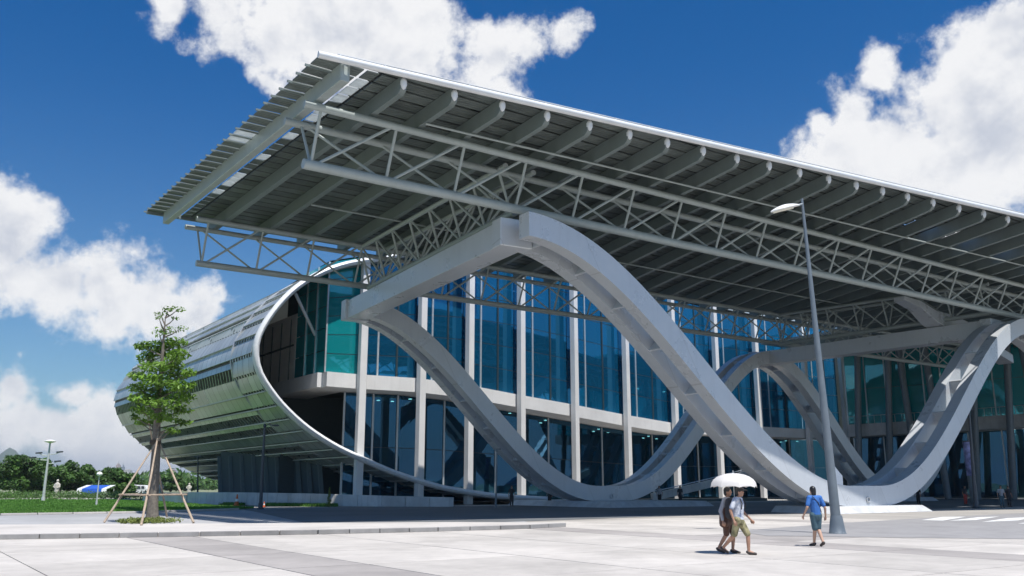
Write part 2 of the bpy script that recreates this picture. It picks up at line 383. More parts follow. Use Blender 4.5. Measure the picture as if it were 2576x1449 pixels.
# ------------------------------------------------------------------ ground
def big_ground():
    n = 48; rad = 9000
    vs = [(rad * math.cos(2 * math.pi * i / n), rad * math.sin(2 * math.pi * i / n), -.03) for i in range(n)]
    tag(mesh_obj('ground', vs, [tuple(range(n))], 'terrain'), kind='structure')
big_ground()
poly('plaza', [P(u, v) for u, v in ((-75, -80), (120, -80), (140, 75), (-20, 75), (-30, 31), (-75, 31))], -.012, 'plaza')
pl = bpy.data.objects['plaza']
# paving slabs of the near plaza, each its own piece, some bands darker
SL = 4.0
grey_cells = {(-9, 'a')}
def slabs():
    cnt = 0; me = {}
    for mname in ('slab', 'slab_grey'):
        for w in (SL, 1.9):
            b = MB().box((0, 0, -.02), U3 * (w / 2 - .02), V3 * (SL / 2 - .02), Z3 * .024)
            mm = bpy.data.meshes.new('paving_slab'); mm.from_pydata([tuple(x) for x in b.v], [], b.f); mm.materials.append(MATS[mname]); me[(mname, w)] = mm
    cols = []; u = -58.0
    k = 0
    while u < -14:
        w = 1.9 if k % 4 == 3 else SL
        cols.append((u + w / 2, w)); u += w; k += 1
    for (uc, w) in cols:
        for j in range(-10, 3):
            vc = -6 + j * SL + SL / 2
            c = P(uc, vc)
            if c.y < 9 or vc > -3.2 or abs(c.x) > c.y * .62 + 4: continue
            grey = w < 2
            if not grey and random.Random(int(uc * 7 + vc * 13)).random() < .05: grey = True
            m_ = me[('slab_grey' if grey else 'slab', w)]
            o = bpy.data.objects.new('paving_slab', m_); COL.objects.link(o); o.parent = pl
            o.location = c + Z3 * random.uniform(-.0015, .0015); cnt += 1
    return cnt
slabs()
G = lambda x, y: gnd(x, y)
# tree pavement behind the kerb, raised by a kerb step
kf = [G(-700, 1364), G(0, 1357), G(400, 1351), G(800, 1344), G(1100, 1337), G(1330, 1330), G(1420, 1325)]
kb = [G(1420, 1322), G(1150, 1321), G(700, 1324), G(0, 1328), G(-700, 1334)]
mb = MB().prism([*kf, *kb], -.01, .13); tag(mb.build('pavement', 'pavement'), kind='structure')
pv = bpy.data.objects['pavement']
def kerb_line(pts, parent, h=.155, w=.18, L=1.2, m='kerb'):
    for i in range(len(pts) - 1):
        a, b = pts[i], pts[i + 1]; n = max(1, round((b - a).length / L)); d = (b - a) / n
        for k in range(n):
            q = MB().beam(a + d * (k + .012) + Z3 * h / 2, a + d * (k + .988) + Z3 * h / 2, w, h)
            q.build('kerb_stone', m, parent, bevel=.012)
kerb_line([p + Vector((0, -.092, 0)) for p in kf[1:]], pv)
# light access road, then the drive, coloured darker where the canopy's shadow falls
poly('road', [*[p + Vector((0, .0, 0)) for p in reversed(kb)], G(1350, 1318), P(-14, 27), P(-20, 30.5), G(700, 1283), G(350, 1290), G(0, 1296), G(-800, 1308)], -.004, 'road')
poly('drive', [P(-38, -2), P(-29, -1), P(-18, .4), P(0, 1.2), P(24, 1.2), P(60, 1.5), P(95, 2), P(95, 30), P(30, 29), P(-12, 28.5), P(-22, 30.5), P(-31, 29)], 0.000, 'asphalt_shaded')
poly('drop_off_road', [G(1850, 1337), G(1932, 1349), G(2176, 1352), G(2600, 1357), G(3200, 1366), G(3200, 1281), G(2576, 1291), G(2360, 1302), G(2116, 1316)], 0.012, 'road_grey')
def marks():
    p = bpy.data.objects['drop_off_road']
    for q in (((2318, 1309), (2372, 1301), (2430, 1300.5), (2372, 1310.5)), ((2385, 1311), (2460, 1302), (2515, 1300), (2455, 1309)),
              ((2470, 1314), (2535, 1304), (2610, 1301), (2560, 1310)), ((2560, 1318), (2640, 1308), (2720, 1306), (2660, 1318))):
        vs = [tuple(G(*a) + Z3 * .017) for a in q]; o = mesh_obj('road_marking', vs, [(0, 1, 2, 3)], 'paint')
        if o.data.polygons[0].normal.z < 0: o.data.flip_normals()
        o.parent = p
marks()
# lawn
LAWN = [G(-900, 1307), G(0, 1296), G(350, 1290), G(600, 1281.5), G(640, 1279), G(560, 1275), G(480, 1269), G(420, 1263), G(300, 1258), G(-900, 1258)]
poly('lawn', LAWN, .03, 'soil_lawn')
lawn_o = bpy.data.objects['lawn']
kerb_line([G(-300, 1300), G(0, 1296.6), G(350, 1290.6), G(600, 1282.2)], lawn_o, .11, .2, 2.0, 'pavement')
def inside(p, pg):
    r = False; j = len(pg) - 1
    for i in range(len(pg)):
        a, b = pg[i], pg[j]
        if (a[1] > p[1]) != (b[1] > p[1]) and p[0] < (b[0] - a[0]) * (p[1] - a[1]) / (b[1] - a[1]) + a[0]: r = not r
        j = i
    return r
def grass(name, pg, n, hmin, hmax, label, wide=.02):
    vs = []; fs = []; rg = random.Random(11)
    xs = [p[0] for p in pg]; ys = [p[1] for p in pg]
    k = 0; tries = 0
    while k < n and tries < n * 30:
        tries += 1
        y = rg.uniform(min(ys), max(ys)); x = rg.uniform(max(min(xs), -y * .62), max(xs))
        if rg.random() > (45 / max(y, 45)) ** 1.1: continue
        if not inside((x, y), pg): continue
        h = rg.uniform(hmin, hmax) * (1 + .8 * max(0, mnoise.noise(Vector((x * .25, y * .12, 0))))); s = wide * (y / 45)
        a = rg.uniform(0, math.pi); dx, dy = math.cos(a) * s, math.sin(a) * s; lx, ly = rg.gauss(0, h * .35), rg.gauss(0, h * .35)
        b = len(vs); vs += [(x - dx, y - dy, .02), (x + dx, y + dy, .02), (x + lx, y + ly, .02 + h)]; fs.append((b, b + 1, b + 2)); k += 1
    o = mesh_obj(name, vs, fs, 'grass'); tag(o, label, 'grass', kind='stuff')
grass('grass', LAWN, 60000, .07, .16, 'short green grass growing on the lawn', .05)

# ------------------------------------------------------------------ waving arches
def wave_fn(keys):
    """keys: (u, z) extremes, cosine between them"""
    def f(u):
        for (a, za), (b, zb) in zip(keys, keys[1:]):
            if u <= b:
                t = (u - a) / (b - a); t = min(1, max(0, t)); return za + (zb - za) * (1 - math.cos(math.pi * t)) / 2
        return keys[-1][1]
    return f
DEPTH = 1.25; RW = 0.85; GAP = 1.0
def wave_arch(name, keys, v, label, u_end):
    f = wave_fn(keys); u0 = keys[0][0]
    root = thing(name, label, 'arch', P(0, v))
    # top-edge polyline resampled
    us = []; u = u0
    while u < u_end: us.append(u); u += .55
    top = [(u, f(u)) for u in us]
    def nrm(i):
        a = top[max(0, i - 1)]; b = top[min(len(top) - 1, i + 1)]; du, dz = b[0] - a[0], b[1] - a[1]; L = math.hypot(du, dz); return (-dz / L, du / L)
    bot = []
    for i, (u, z) in enumerate(top):
        n = nrm(i)
        if i == 0: n = (0, 1)
        bot.append((u - n[0] * DEPTH, z - n[1] * DEPTH))
    for s in (-1, 1):
        vc = v + s * (GAP / 2 + RW / 2); rings = []
        for (a, b) in zip(top, bot):
            rings.append([P(a[0], vc - RW / 2, a[1]), P(a[0], vc + RW / 2, a[1]), P(b[0], vc + RW / 2, b[1]), P(b[0], vc - RW / 2, b[1])])
        m = MB().loft(rings); o = m.build('arch_rib', 'arch_steel', root)
    # cross plates between the two ribs
    s_acc = 0; nxt = 1.2; last = top[0]
    for i in range(1, len(top)):
        s_acc += math.hypot(top[i][0] - last[0], top[i][1] - last[1]); last = top[i]
        if s_acc >= nxt:
            nxt += 3.5; n = nrm(i); t = (n[1], -n[0]); a, b = top[i], bot[i]
            c = P((a[0] + b[0]) / 2, v, (a[1] + b[1]) / 2)
            nv = (U3 * n[0] + Z3 * n[1]); tv = (U3 * t[0] + Z3 * t[1])
            MB().box(c, nv * (DEPTH / 2 - .07), V3 * (GAP / 2), tv * .05).build('cross_plate', 'arch_steel', root)
    # small lifting eye on the outer face at each foot
    for k, (u, z) in enumerate(keys):
        if z < 3 and k + 1 < len(keys) and keys[k + 1][1] < 3:
            c = P((u + keys[k + 1][0]) / 2, v - GAP / 2 - RW, z - DEPTH * .68)
            ring = [c - V3 * .05 + (U3 * math.cos(a) + Z3 * math.sin(a)) * .16 for a in [i * 2 * math.pi / 14 for i in range(15)]]
            MB().path(ring, .045, 6).build('lifting_eye', 'galvanised', root, True)
    return f
CR, TRZ = 15.0, 1.62
FK = [(-27.7, CR), (-2.9, TRZ), (.2, TRZ), (23.3, CR), (48, TRZ), (51, TRZ), (74, CR)]
RK = [(-25.3, CR), (-3.0, TRZ), (-.4, TRZ), (20.4, CR), (40.2, TRZ), (42.6, TRZ), (62, CR), (83, TRZ)]
wave_arch('wave_arch', FK, 0, 'pale grey twin-rib steel arch waving along the front truss, standing on the sunlit plinth', 74)
wave_arch('wave_arch', RK, 24, 'shaded twin-rib steel arch waving close to the glass facade, behind the front arch', 83)
def plinth(u, v, lab, w=4.4, d=2.6, h=.40, fw=2.6):
    root_pts = []
    vs = [P(u - w - .5, v - d - .4), P(u + w + .5, v - d - .4), P(u + w + .5, v + d), P(u - w - .5, v + d), P(u - w, v - d, h), P(u + w, v - d, h), P(u + w, v + d, h), P(u - w, v + d, h)]
    o = mesh_obj('plinth', vs, [(3, 2, 1, 0), (4, 5, 6, 7), (0, 1, 5, 4), (1, 2, 6, 5), (2, 3, 7, 6), (3, 0, 4, 7)], 'concrete_plinth')
    tag(o, lab, 'plinth', 'arch plinths')
plinth(-1.3, 0, 'sunlit low concrete plinth under the foot of the front arch', 4.6, 2.2)
plinth(-1.6, 23.4, 'low concrete plinth in the shade under the foot of the rear arch', 5.2, 6.5, .42)
plinth(41.4, 24, 'far concrete plinth under the second foot of the rear arch', 4, 2.4)
# cross beams from crest to crest
def cross_beam(u0, u1, va, vb, lab):
    root = thing('cross_beam', lab, 'beam', P(u0, va))
    a, b = P(u0, va, 14.35), P(u1, vb, 14.35)
    MB().beam(a, b, 1.5, 1.35).build('girder', 'arch_steel', root, bevel=.02)
    for e, (q, w) in enumerate(((a, 1.9), (b, 1.9))):
        d = (b - a).normalized() * (1 if e else -1)
        MB().beam(q - d * .4, q + d * .55, w, 1.5).build('end_block', 'arch_steel', root, bevel=.04)
    return root
cross_beam(-27.2, -25.0, .9, 24.3, 'grey box girder joining the arch crests beside the curved metal shell')
r = cross_beam(21.6, 20.6, 1.2, 24.6, 'shaded box girder joining the arch crests farther from the metal shell')
def on_v(x, y, v):
    r_ = ray(x, y); t = ((P(0, v) - Vector((0, 0, EYE))).dot(V3)) / r_.dot(V3); return Vector((0, 0, EYE)) + r_ * t
arm = [(2262, 752, .35, 1.0), (2300, 768, .6, 1.2), (2338, 800, 1.0, 1.5), (2372, 815, 1.45, 1.7), (2425, 838, 1.45, 1.7), (2440, 850, 1.0, 1.5), (2475, 872, .8, 1.4), (2530, 905, .8, 1.4)]
rings = []
for x, y, h_, w_ in arm:
    c_ = on_v(x, y, 5.5); rings.append([c_ + V3 * (a_ * w_ / 2) + Z3 * (b_ * h_ / 2) for a_, b_ in ((-1, -1), (1, -1), (1, 1), (-1, 1))])
MB().loft(rings).build('haunch_arm', 'arch_steel', r, bevel=.02)
# ------------------------------------------------------------------ canopy
can = thing('entrance_canopy', 'huge flat steel canopy with dark ribbed underside carried by tubular trusses and two wave arches', 'canopy', P(0, 10))
U_L, U_R = -38.9, 62.0
ROOF = lambda v: 18.02 + .03 * (v + 1.2)           # underside of the ribs
RH = .78                                            # rib depth
def EAVE(u): return -4.05 - .124 * (u + 39.8)
V_BACK = 25.2
def slope_k(u0): return math.tan(R(min(25.0, max(0.0, .66 * (u0 + 38)))))
def node_us(a, b, step):
    n = round((b - a) / step); return [a + (b - a) * i / n for i in range(n + 1)]
def truss(A, B, zb, zt, half, step, rb, rt, rw, parent, side, posts=True):
    """triangular truss from A to B in (u, v); side = (du, dv) unit across"""
    root = sub('truss', parent)
    L = math.hypot(B[0] - A[0], B[1] - A[1]); n = round(L / step); d = ((B[0] - A[0]) / L, (B[1] - A[1]) / L)
    pt = lambda s, o, z: P(A[0] + d[0] * s + side[0] * o, A[1] + d[1] * s + side[1] * o, z)
    zt1, zt2 = (zt, zt) if not callable(zt) else (None, None)
    Z = (lambda o, s: zt(A[1] + d[1] * s + side[1] * o)) if callable(zt) else (lambda o, s: zt)
    MB().tube(pt(-.35, 0, zb), pt(L + .2, 0, zb), rb, n=14).build('bottom_chord', 'truss_steel', root, True)
    for o in (-half, half):
        MB().tube(pt(-.9, o, Z(o, 0)), pt(L + .2, o, Z(o, L)), rt, n=12).build('top_chord', 'truss_steel', root, True)
    st = L / n
    for i in range(n + 1):
        s = i * st; b = pt(s, 0, zb)
        MB().tube(b, pt(s - .1, -half, Z(-half, s)), rw, n=7, caps=False).build('web_post', 'truss_steel', root, True)
        if posts or i == 0: MB().tube(b, pt(s - .1, half, Z(half, s)), rw * .9, n=7, caps=False).build('web_post', 'truss_steel', root, True)
        if i < n: MB().tube(pt(s + .12, 0, zb), pt(s + st - .25, -half, Z(-half, s + st)), rw, n=7, caps=False).build('web_diagonal', 'truss_steel', root, True)
        if i > 0: MB().tube(pt(s - .12, 0, zb), pt(s - st + .1, half, Z(half, s - st)), rw * .9, n=7, caps=False).build('web_diagonal', 'truss_steel', root, True)
        if i < n and half > 9: MB().tube(pt(s, -half, Z(-half, s)), pt(s + st, half, Z(half, s + st)), rw * .6, n=6, caps=False).build('top_lacing', 'truss_steel', root, True)
    return root
truss((-38.7, 0), (61.3, 0), 15.5, 17.78, 1.15, 3.72, .235, .18, .074, can, (0, 1), False)
truss((-37.0, 22.4), (61.3, 22.4), 15.85, lambda v: ROOF(v) - .22, 1.3, 3.7, .215, .17, .072, can, (0, 1), False)
truss((-27.0, 1.2), (-25.2, 21.6), 15.62, lambda v: ROOF(v) - .24, .9, 3.0, .2, .15, .08, can, (1, 0))
truss((21.2, 1.2), (20.7, 21.6), 15.62, lambda v: ROOF(v) - .24, .9, 3.0, .2, .15, .08, can, (1, 0))
# ribs, fanning gently to the right
rib_u = []; u = -36.3
while u < 60: rib_u.append(u); u += 2.5
def rib_pt(u0, v, z): return P(u0 + slope_k(u0) * v, v, z)
def eave_v(u0):
    v = -6.0
    for _ in range(6): v = EAVE(u0 + slope_k(u0) * v)
    return v
def edge_u(v): return U_L
for u0 in rib_u:
    va = eave_v(u0) + .30; vb = V_BACK
    zz = lambda v: ROOF(v) + RH / 2
    w = .145; k = slope_k(u0); rings = []
    for v, hh in ((va, .74), (va + .12, .86), (va + .3, .95), (vb, 1.0)):
        z1 = ROOF(v) + RH; z0 = z1 - RH * hh
        rings.append([rib_pt(u0 - w, v, z0), rib_pt(u0 + w, v, z0), rib_pt(u0 + w, v, z1), rib_pt(u0 - w, v, z1)])
    MB().loft(rings).build('rib', 'rib_steel', can)
    c = rib_pt(u0, va, ROOF(va) + RH - .30)
    MB().ell(c, (.16, .14, .29), 10).build('rib_cap', 'gutter', can, True)
# edge beam at the left end
vA = EAVE(U_L) + .35
MB().beam(P(U_L, vA, ROOF(vA) + RH * .55), P(U_L, V_BACK - .4, ROOF(V_BACK) + RH * .55), .42, RH * 1.05).build('edge_beam', 'truss_steel', can, bevel=.03)
# deck panels
ROW = 1.0
def deck():
    cells = []
    edges = [U_L - 1.25, U_L, U_L + .95, U_L + 1.65] + rib_u
    for j in range(len(edges) - 1):
        e0, e1 = edges[j], edges[j + 1]
        v = V_BACK; rows = 0
        while True:
            v1 = v; v0 = v - ROW
            lim = eave_v(max(e0, -39.8)) - .05
            if v0 < lim: v0 = lim
            if v1 - v0 < .25: break
            cells.append((j, e0, e1, v0, v1)); v = v0; rows += 1
            if v0 <= lim + 1e-4: break
    def quadpts(e0, e1, v0, v1, g):
        a = (e0 + g) if j_is_edge(e0) else e0 + g
        return [(e0 + g, v0 + g), (e1 - g, v0 + g), (e1 - g, v1 - g), (e0 + g, v1 - g)]
    def j_is_edge(e): return False
    def mk(cell, mbx):
        j, e0, e1, v0, v1 = cell; q = quadpts(e0, e1, v0, v1, .075); rg = random.Random(j * 997 + int(v0 * 31))
        dz = RH + .02 + rg.uniform(0, .02); tl = rg.uniform(-.012, .012)
        lo = [rib_pt(a, b, ROOF(b) + dz + (tl if i in (1, 2) else -tl)) if a > -36.4 else P(a, b, ROOF(b) + dz + (tl if i in (1, 2) else -tl)) for i, (a, b) in enumerate(q)]
        hi = [p + Z3 * .05 for p in lo]
        mbx.add(lo + hi, [(3, 2, 1, 0), (4, 5, 6, 7), (0, 1, 5, 4), (1, 2, 6, 5), (2, 3, 7, 6), (3, 0, 4, 7)])
    def score(c):
        j, e0, e1, v0, v1 = c; q = rib_pt((e0 + e1) / 2, (v0 + v1) / 2, 18)
        vis = 1.0 if v0 < 1 or e1 < -20 else .35
        vec = q - Vector((0, 0, EYE)); x = CX + FPX * vec.x / vec.dot(FW)
        if x > 2650: vis = .01
        return vis / vec.length ** 2
    cells.sort(key=score, reverse=True)
    def slot(e0, v0, v1): return -1 < e0 < 27 and int((e0 + 36.3) / 2.5 + .01) % 2 == 0 and -4.8 < (v0 + v1) / 2 < -3.2
    cells = [c for c in cells if not slot(c[1], c[3], c[4])]
    rest = MB(); n = 0
    for c in cells:
        j = c[0]; light = False
        if j == 2 and random.Random(int(c[3] * 77))  .random() < .5: light = True
        if j == 0 and random.Random(int(c[3] * 51)).random() < .06: light = True
        if n < 290:
            m = MB(); mk(c, m); m.build('deck_panel', 'deck_light' if light else 'deck', can); n += 1
        else: mk(c, rest)
    tag(rest.build('deck_field', 'deck', can), kind='stuff')
    # dark sheet added above so panel gaps look dark; left open over the end bays where daylight comes through
    top = []
    ue = [U_L + 2.35] + rib_u[1:]
    vs = []; fs = []
    for u0 in [rib_u[0]] + rib_u[1:]:
        va = eave_v(u0); vs += [rib_pt(u0, va, ROOF(va) + RH + .16), rib_pt(u0, V_BACK, ROOF(V_BACK) + RH + .16)]
    for i in range(len(rib_u) - 1):
        if slot(rib_u[i], -4.5, -3.5):
            k0 = len(vs); b0, b1 = rib_u[i], rib_u[i + 1]
            vs += [rib_pt(b_, v_, ROOF(v_) + RH + .16) for v_ in (-4.9, -3.1) for b_ in (b0, b1)]
            fs += [(2 * i, 2 * i + 2, k0 + 1, k0), (k0 + 2, k0 + 3, 2 * i + 3, 2 * i + 1)]
        else: fs.append((2 * i, 2 * i + 2, 2 * i + 3, 2 * i + 1))
    k0 = len(vs); ve = eave_v(U_L + 1.6); vs += [P(U_L + 1.58, ve, ROOF(ve) + RH + .16), P(U_L + 1.58, V_BACK, ROOF(V_BACK) + RH + .16)]; fs.append((k0, 0, 1, k0 + 1))
    mesh_obj('gap_dark_sheet', vs, fs, 'deck_dark', can)
    # purlin ends that run out over the open end strip
    v = V_BACK
    while v > eave_v(-39.8) + .3:
        MB().beam(P(U_L - 1.38, v, ROOF(v) + RH - .02), P(U_L + .1, v, ROOF(v) + RH - .02), .07, .10).build('purlin_end', 'rib_steel', can); v -= ROW
deck()
# eave pipe, hand rail and its posts, stay rod below the ribs
ea = lambda u, dz=0, dv=0: P(u, EAVE(u) + dv, ROOF(EAVE(u)) + RH + dz)
MB().tube(ea(U_L - 1.3), ea(61), .15, n=12).build('eave_pipe', 'gutter', can, True)
MB().tube(ea(U_L - .4, .34, .25), ea(61, .34, .25), .03, n=6).build('hand_rail', 'gutter', can, True)
MB().tube(ea(U_L - .4, .2, .25), ea(61, .2, .25), .02, n=6).build('hand_rail', 'gutter', can, True)
u = U_L - .3
while u < 30:
    MB().tube(ea(u, .02, .25), ea(u, .36, .25), .035, n=6).build('rail_post', 'gutter', can); u += 1.95
MB().tube(P(-34, EAVE(-34) * .40, ROOF(-2) - .05), P(61, EAVE(61) * .40, ROOF(-5) - .05), .055, n=7).build('stay_rod', 'truss_steel', can, True)
MB().tube(P(-33, 14.0, ROOF(14) - .05), P(20, 14.0, ROOF(14) - .05), .055, n=7).build('stay_rod', 'truss_steel', can, True)
# rear trim of the roof
MB().beam(P(U_L - 1.2, V_BACK, ROOF(V_BACK) + RH), P(61, V_BACK, ROOF(V_BACK) + RH), .16, .28).build('rear_trim', 'rib_steel', can)

# ------------------------------------------------------------------ exhibition hall
hall = thing('exhibition_hall', 'glass fronted exhibition hall with a curved metal shell behind the canopy', 'building', P(0, 36))
# facade line: columns and bays (pixel column, distance), band top height from the photograph
FAC = [(805, 74.0, 936), (888, 75.5, 943), (1037, 78.5, 952.5), (1160, 82.0, 968), (1293, 86.5, 993), (1430, 92.0, 1017), (1564, 99.0, 1043), (1688, 106.0, 1064), (1800, 112.0, 1069), (1905, 117.0, 1073), (2030, 123.0, 1080), (2125, 127.0, 1083)]
fac = []
for x, d, yb in FAC:
    g = at(x, YH, d); fac.append((Vector((g.x, g.y, 0)), at(x, yb, d).z))
GT = 24.0
GTS = [20.4, 21.2, 22.4, 23.4] + [24.0] * 20
bayd = [(fac[i + 1][0] - fac[i][0]).normalized() for i in range(len(fac) - 1)]
inw = lambda d: Vector((-d.y, d.x, 0))                       # into the building
def column(p, d, z1=GT, w=.62, m='concrete_white'):
    n = inw(d); c = p - n * 1.0
    MB().box(c + Z3 * z1 / 2, d * w / 2, n * w / 2, Z3 * z1 / 2).build('column', m, hall, bevel=.03)
for i, (p, zb) in enumerate(fac):
    if i == 0: continue
    column(p, bayd[min(i, len(bayd) - 1)], GTS[i])
def band(a, za, b, zb_, th, name='floor_band', m='concrete_white', deep=3.2, out=.45):
    d = (b - a).normalized(); n = inw(d); q = [a - n * out, b - n * out, b + n * deep, a + n * deep]
    vs = [q[0] + Z3 * (za - th), q[1] + Z3 * (zb_ - th), q[2] + Z3 * (zb_ - th), q[3] + Z3 * (za - th), q[0] + Z3 * za, q[1] + Z3 * zb_, q[2] + Z3 * zb_, q[3] + Z3 * za]
    MB().add(vs, [(3, 2, 1, 0), (4, 5, 6, 7), (0, 1, 5, 4), (1, 2, 6, 5), (2, 3, 7, 6), (3, 0, 4, 7)]).build(name, m, hall)
for i in range(len(fac) - 1): band(fac[i][0], fac[i][1], fac[i + 1][0] - bayd[i] * .004, fac[i + 1][1], 1.22)
def pane_wall(a, za, zta, b, zb, ztb, nx, nz, m, off=0.0, g=.035, mull=True, mm='frame_dark', skip=0.0):
    d = (b - a).normalized(); n = inw(d); a = a + n * off; b = b + n * off
    for i in range(nx):
        for k in range(nz):
            f0, f1 = i / nx, (i + 1) / nx; h0, h1 = k / nz, (k + 1) / nz
            pa, pb_ = a.lerp(b, f0) + d * g, a.lerp(b, f1) - d * g
            z = lambda f, h: (za + (zb - za) * f) * (1 - h) + (zta + (ztb - zta) * f) * h
            tl = random.uniform(-.006, .006)
            vs = [pa + Z3 * (z(f0, h0) + g), pb_ + Z3 * (z(f1, h0) + g) + n * tl, pb_ + Z3 * (z(f1, h1) - g) - n * tl, pa + Z3 * (z(f0, h1) - g)]
            mesh_obj('glass_pane', vs, [(0, 1, 2, 3)], m, hall)
        if mull:
            q = a.lerp(b, (i) / nx) - n * .04
            if i > 0 or mm == 'frame_light': MB().beam(q + Z3 * (za + (zb - za) * i / nx), q + Z3 * (zta + (ztb - zta) * i / nx), .10, .16, up=d).build('mullion', 'frame_light' if (i % 3) != 2 else mm, hall)
    for k in range(1, nz):
        q0 = a + Z3 * (za * (1 - k / nz) + zta * k / nz); q1 = b + Z3 * (zb * (1 - k / nz) + ztb * k / nz)
        MB().beam(q0 + n * .05, q1 + n * .05, .08, .06).build('transom', 'frame_dark', hall)
for i in range(len(fac) - 1):
    (a, za), (b, zb) = fac[i], fac[i + 1]
    nx = 1 if i == 0 else 3
    pane_wall(a, za, GTS[i], b, zb, GTS[i + 1], nx, 6, 'glass_teal' if i == 0 else 'glass_blue')
    if i >= 1: pane_wall(a, .25, za - 1.25, b, .25, zb - 1.25, 2, 2, 'glass_low', off=2.6, mm='frame_light')
# end return of the upper storey: glass then a plain wall, running back along V
c0, z0b = fac[0]
ru, rv = to_uv(c0)
def ret_band(v0, v1):
    a, b = P(ru, v0), P(ru - .1, v1)
    vs = []
    for q in (a, b): vs += [q - U3 * .45 + Z3 * (z0b - 1.22), q - U3 * .45 + Z3 * z0b, q + U3 * 3 + Z3 * z0b, q + U3 * 3 + Z3 * (z0b - 1.22)]
    MB().add(vs, [(0, 1, 2, 3), (7, 6, 5, 4), (0, 4, 5, 1), (1, 5, 6, 2), (2, 6, 7, 3), (3, 7, 4, 0)]).build('floor_band', 'concrete_white', hall)
ret_band(rv + .55, rv + 24)
for k in range(3):
    a, b = P(ru, rv + k * 2.3 + .06), P(ru, rv + k * 2.3 + 2.26)
    for j in range(5):
        h0 = z0b + (GTS[0] - z0b) * j / 5; h1 = z0b + (GTS[0] - z0b) * (j + 1) / 5
        mesh_obj('glass_pane', [a + Z3 * (h0 + .03), b + Z3 * (h0 + .03), b + Z3 * (h1 - .03), a + Z3 * (h1 - .03)], [(0, 1, 2, 3)], 'glass_teal', hall)
    MB().beam(P(ru - .05, rv + k * 2.3, z0b), P(ru - .05, rv + k * 2.3, GTS[0]), .12, .12, up=U3).build('mullion', 'frame_light', hall)
MB().box(P(ru + .2, rv + 7.0 + 20, (z0b + 17) / 2), V3 * 20, U3 * .2, Z3 * (17 - z0b) / 2).build('end_wall', 'beige_wall', hall)
for k in range(5):
    MB().beam(P(ru - .04, rv + 8.2 + k * 2.4, z0b), P(ru - .04, rv + 8.2 + k * 2.4, 16.6), .05, .09, up=U3).build('wall_joint', 'interior_grey', hall)
MB().beam(P(ru - .1, rv + 7.2, z0b + 3.2), P(ru - .1, rv + 22, z0b + 3.2), .1, .14).build('wall_rail', 'interior_grey', hall)
# round service column seen through the corner glass
MB().tube(P(ru + 2.4, rv + 2.4, z0b - .2), P(ru + 2.4, rv + 2.4, GTS[0] - .2), .75, n=20).build('round_column', 'concrete_white', hall, True)
# inside: floor, back wall, ceiling, inner columns, so that the glass has a room behind it
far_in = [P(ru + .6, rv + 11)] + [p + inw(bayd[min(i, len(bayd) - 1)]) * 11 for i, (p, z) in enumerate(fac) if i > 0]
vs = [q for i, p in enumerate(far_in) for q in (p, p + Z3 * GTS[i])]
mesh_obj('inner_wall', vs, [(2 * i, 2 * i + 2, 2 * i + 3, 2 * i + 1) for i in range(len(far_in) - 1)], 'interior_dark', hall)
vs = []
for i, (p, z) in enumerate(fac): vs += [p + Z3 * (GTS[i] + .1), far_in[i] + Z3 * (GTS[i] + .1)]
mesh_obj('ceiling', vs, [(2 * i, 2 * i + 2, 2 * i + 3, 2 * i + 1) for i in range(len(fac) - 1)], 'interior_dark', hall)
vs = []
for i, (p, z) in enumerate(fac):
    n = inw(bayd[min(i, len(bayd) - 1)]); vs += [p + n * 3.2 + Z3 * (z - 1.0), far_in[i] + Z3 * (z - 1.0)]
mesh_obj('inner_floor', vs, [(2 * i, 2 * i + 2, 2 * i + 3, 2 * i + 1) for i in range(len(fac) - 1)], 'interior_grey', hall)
for i in range(1, len(fac) - 1):
    n = inw(bayd[i]); q = fac[i][0].lerp(fac[i + 1][0], .4) + n * 5.5
    MB().tube(q, q + Z3 * (GTS[i] - .3), .35, n=12).build('inner_column', 'interior_grey', hall, True)

lm = bpy.data.materials.new('lamp_glow'); lm.use_nodes = True; b_ = lm.node_tree.nodes['Principled BSDF']; b_.inputs['Emission Color'].default_value = (1, .93, .8, 1); b_.inputs['Emission Strength'].default_value = 6; MATS['lamp_glow'] = lm
for i in range(2, len(fac) - 1):
    n = inw(bayd[i])
    for f in (.2, .5, .8):
        for dn, hz in ((4.5, fac[i][1] - 1.35), (7.5, fac[i][1] - 1.35), (6.0, fac[i][1] + 4.6)):
            if random.random() < .45: continue
            q = fac[i][0].lerp(fac[i + 1][0], f) + n * dn + Z3 * hz; MB().lathe(q, [(.16, 0), (.16, .05), (.10, .07)], 10).build('downlight', 'lamp_glow', hall)
    a_, c_ = fac[i][0] + n * 6 + Z3 * (fac[i][1] + 4.9), fac[i + 1][0] + n * 6 + Z3 * (fac[i + 1][1] + 4.9)
    MB().beam(a_, c_, 3.0, .35).build('inner_gallery', 'interior_grey', hall)

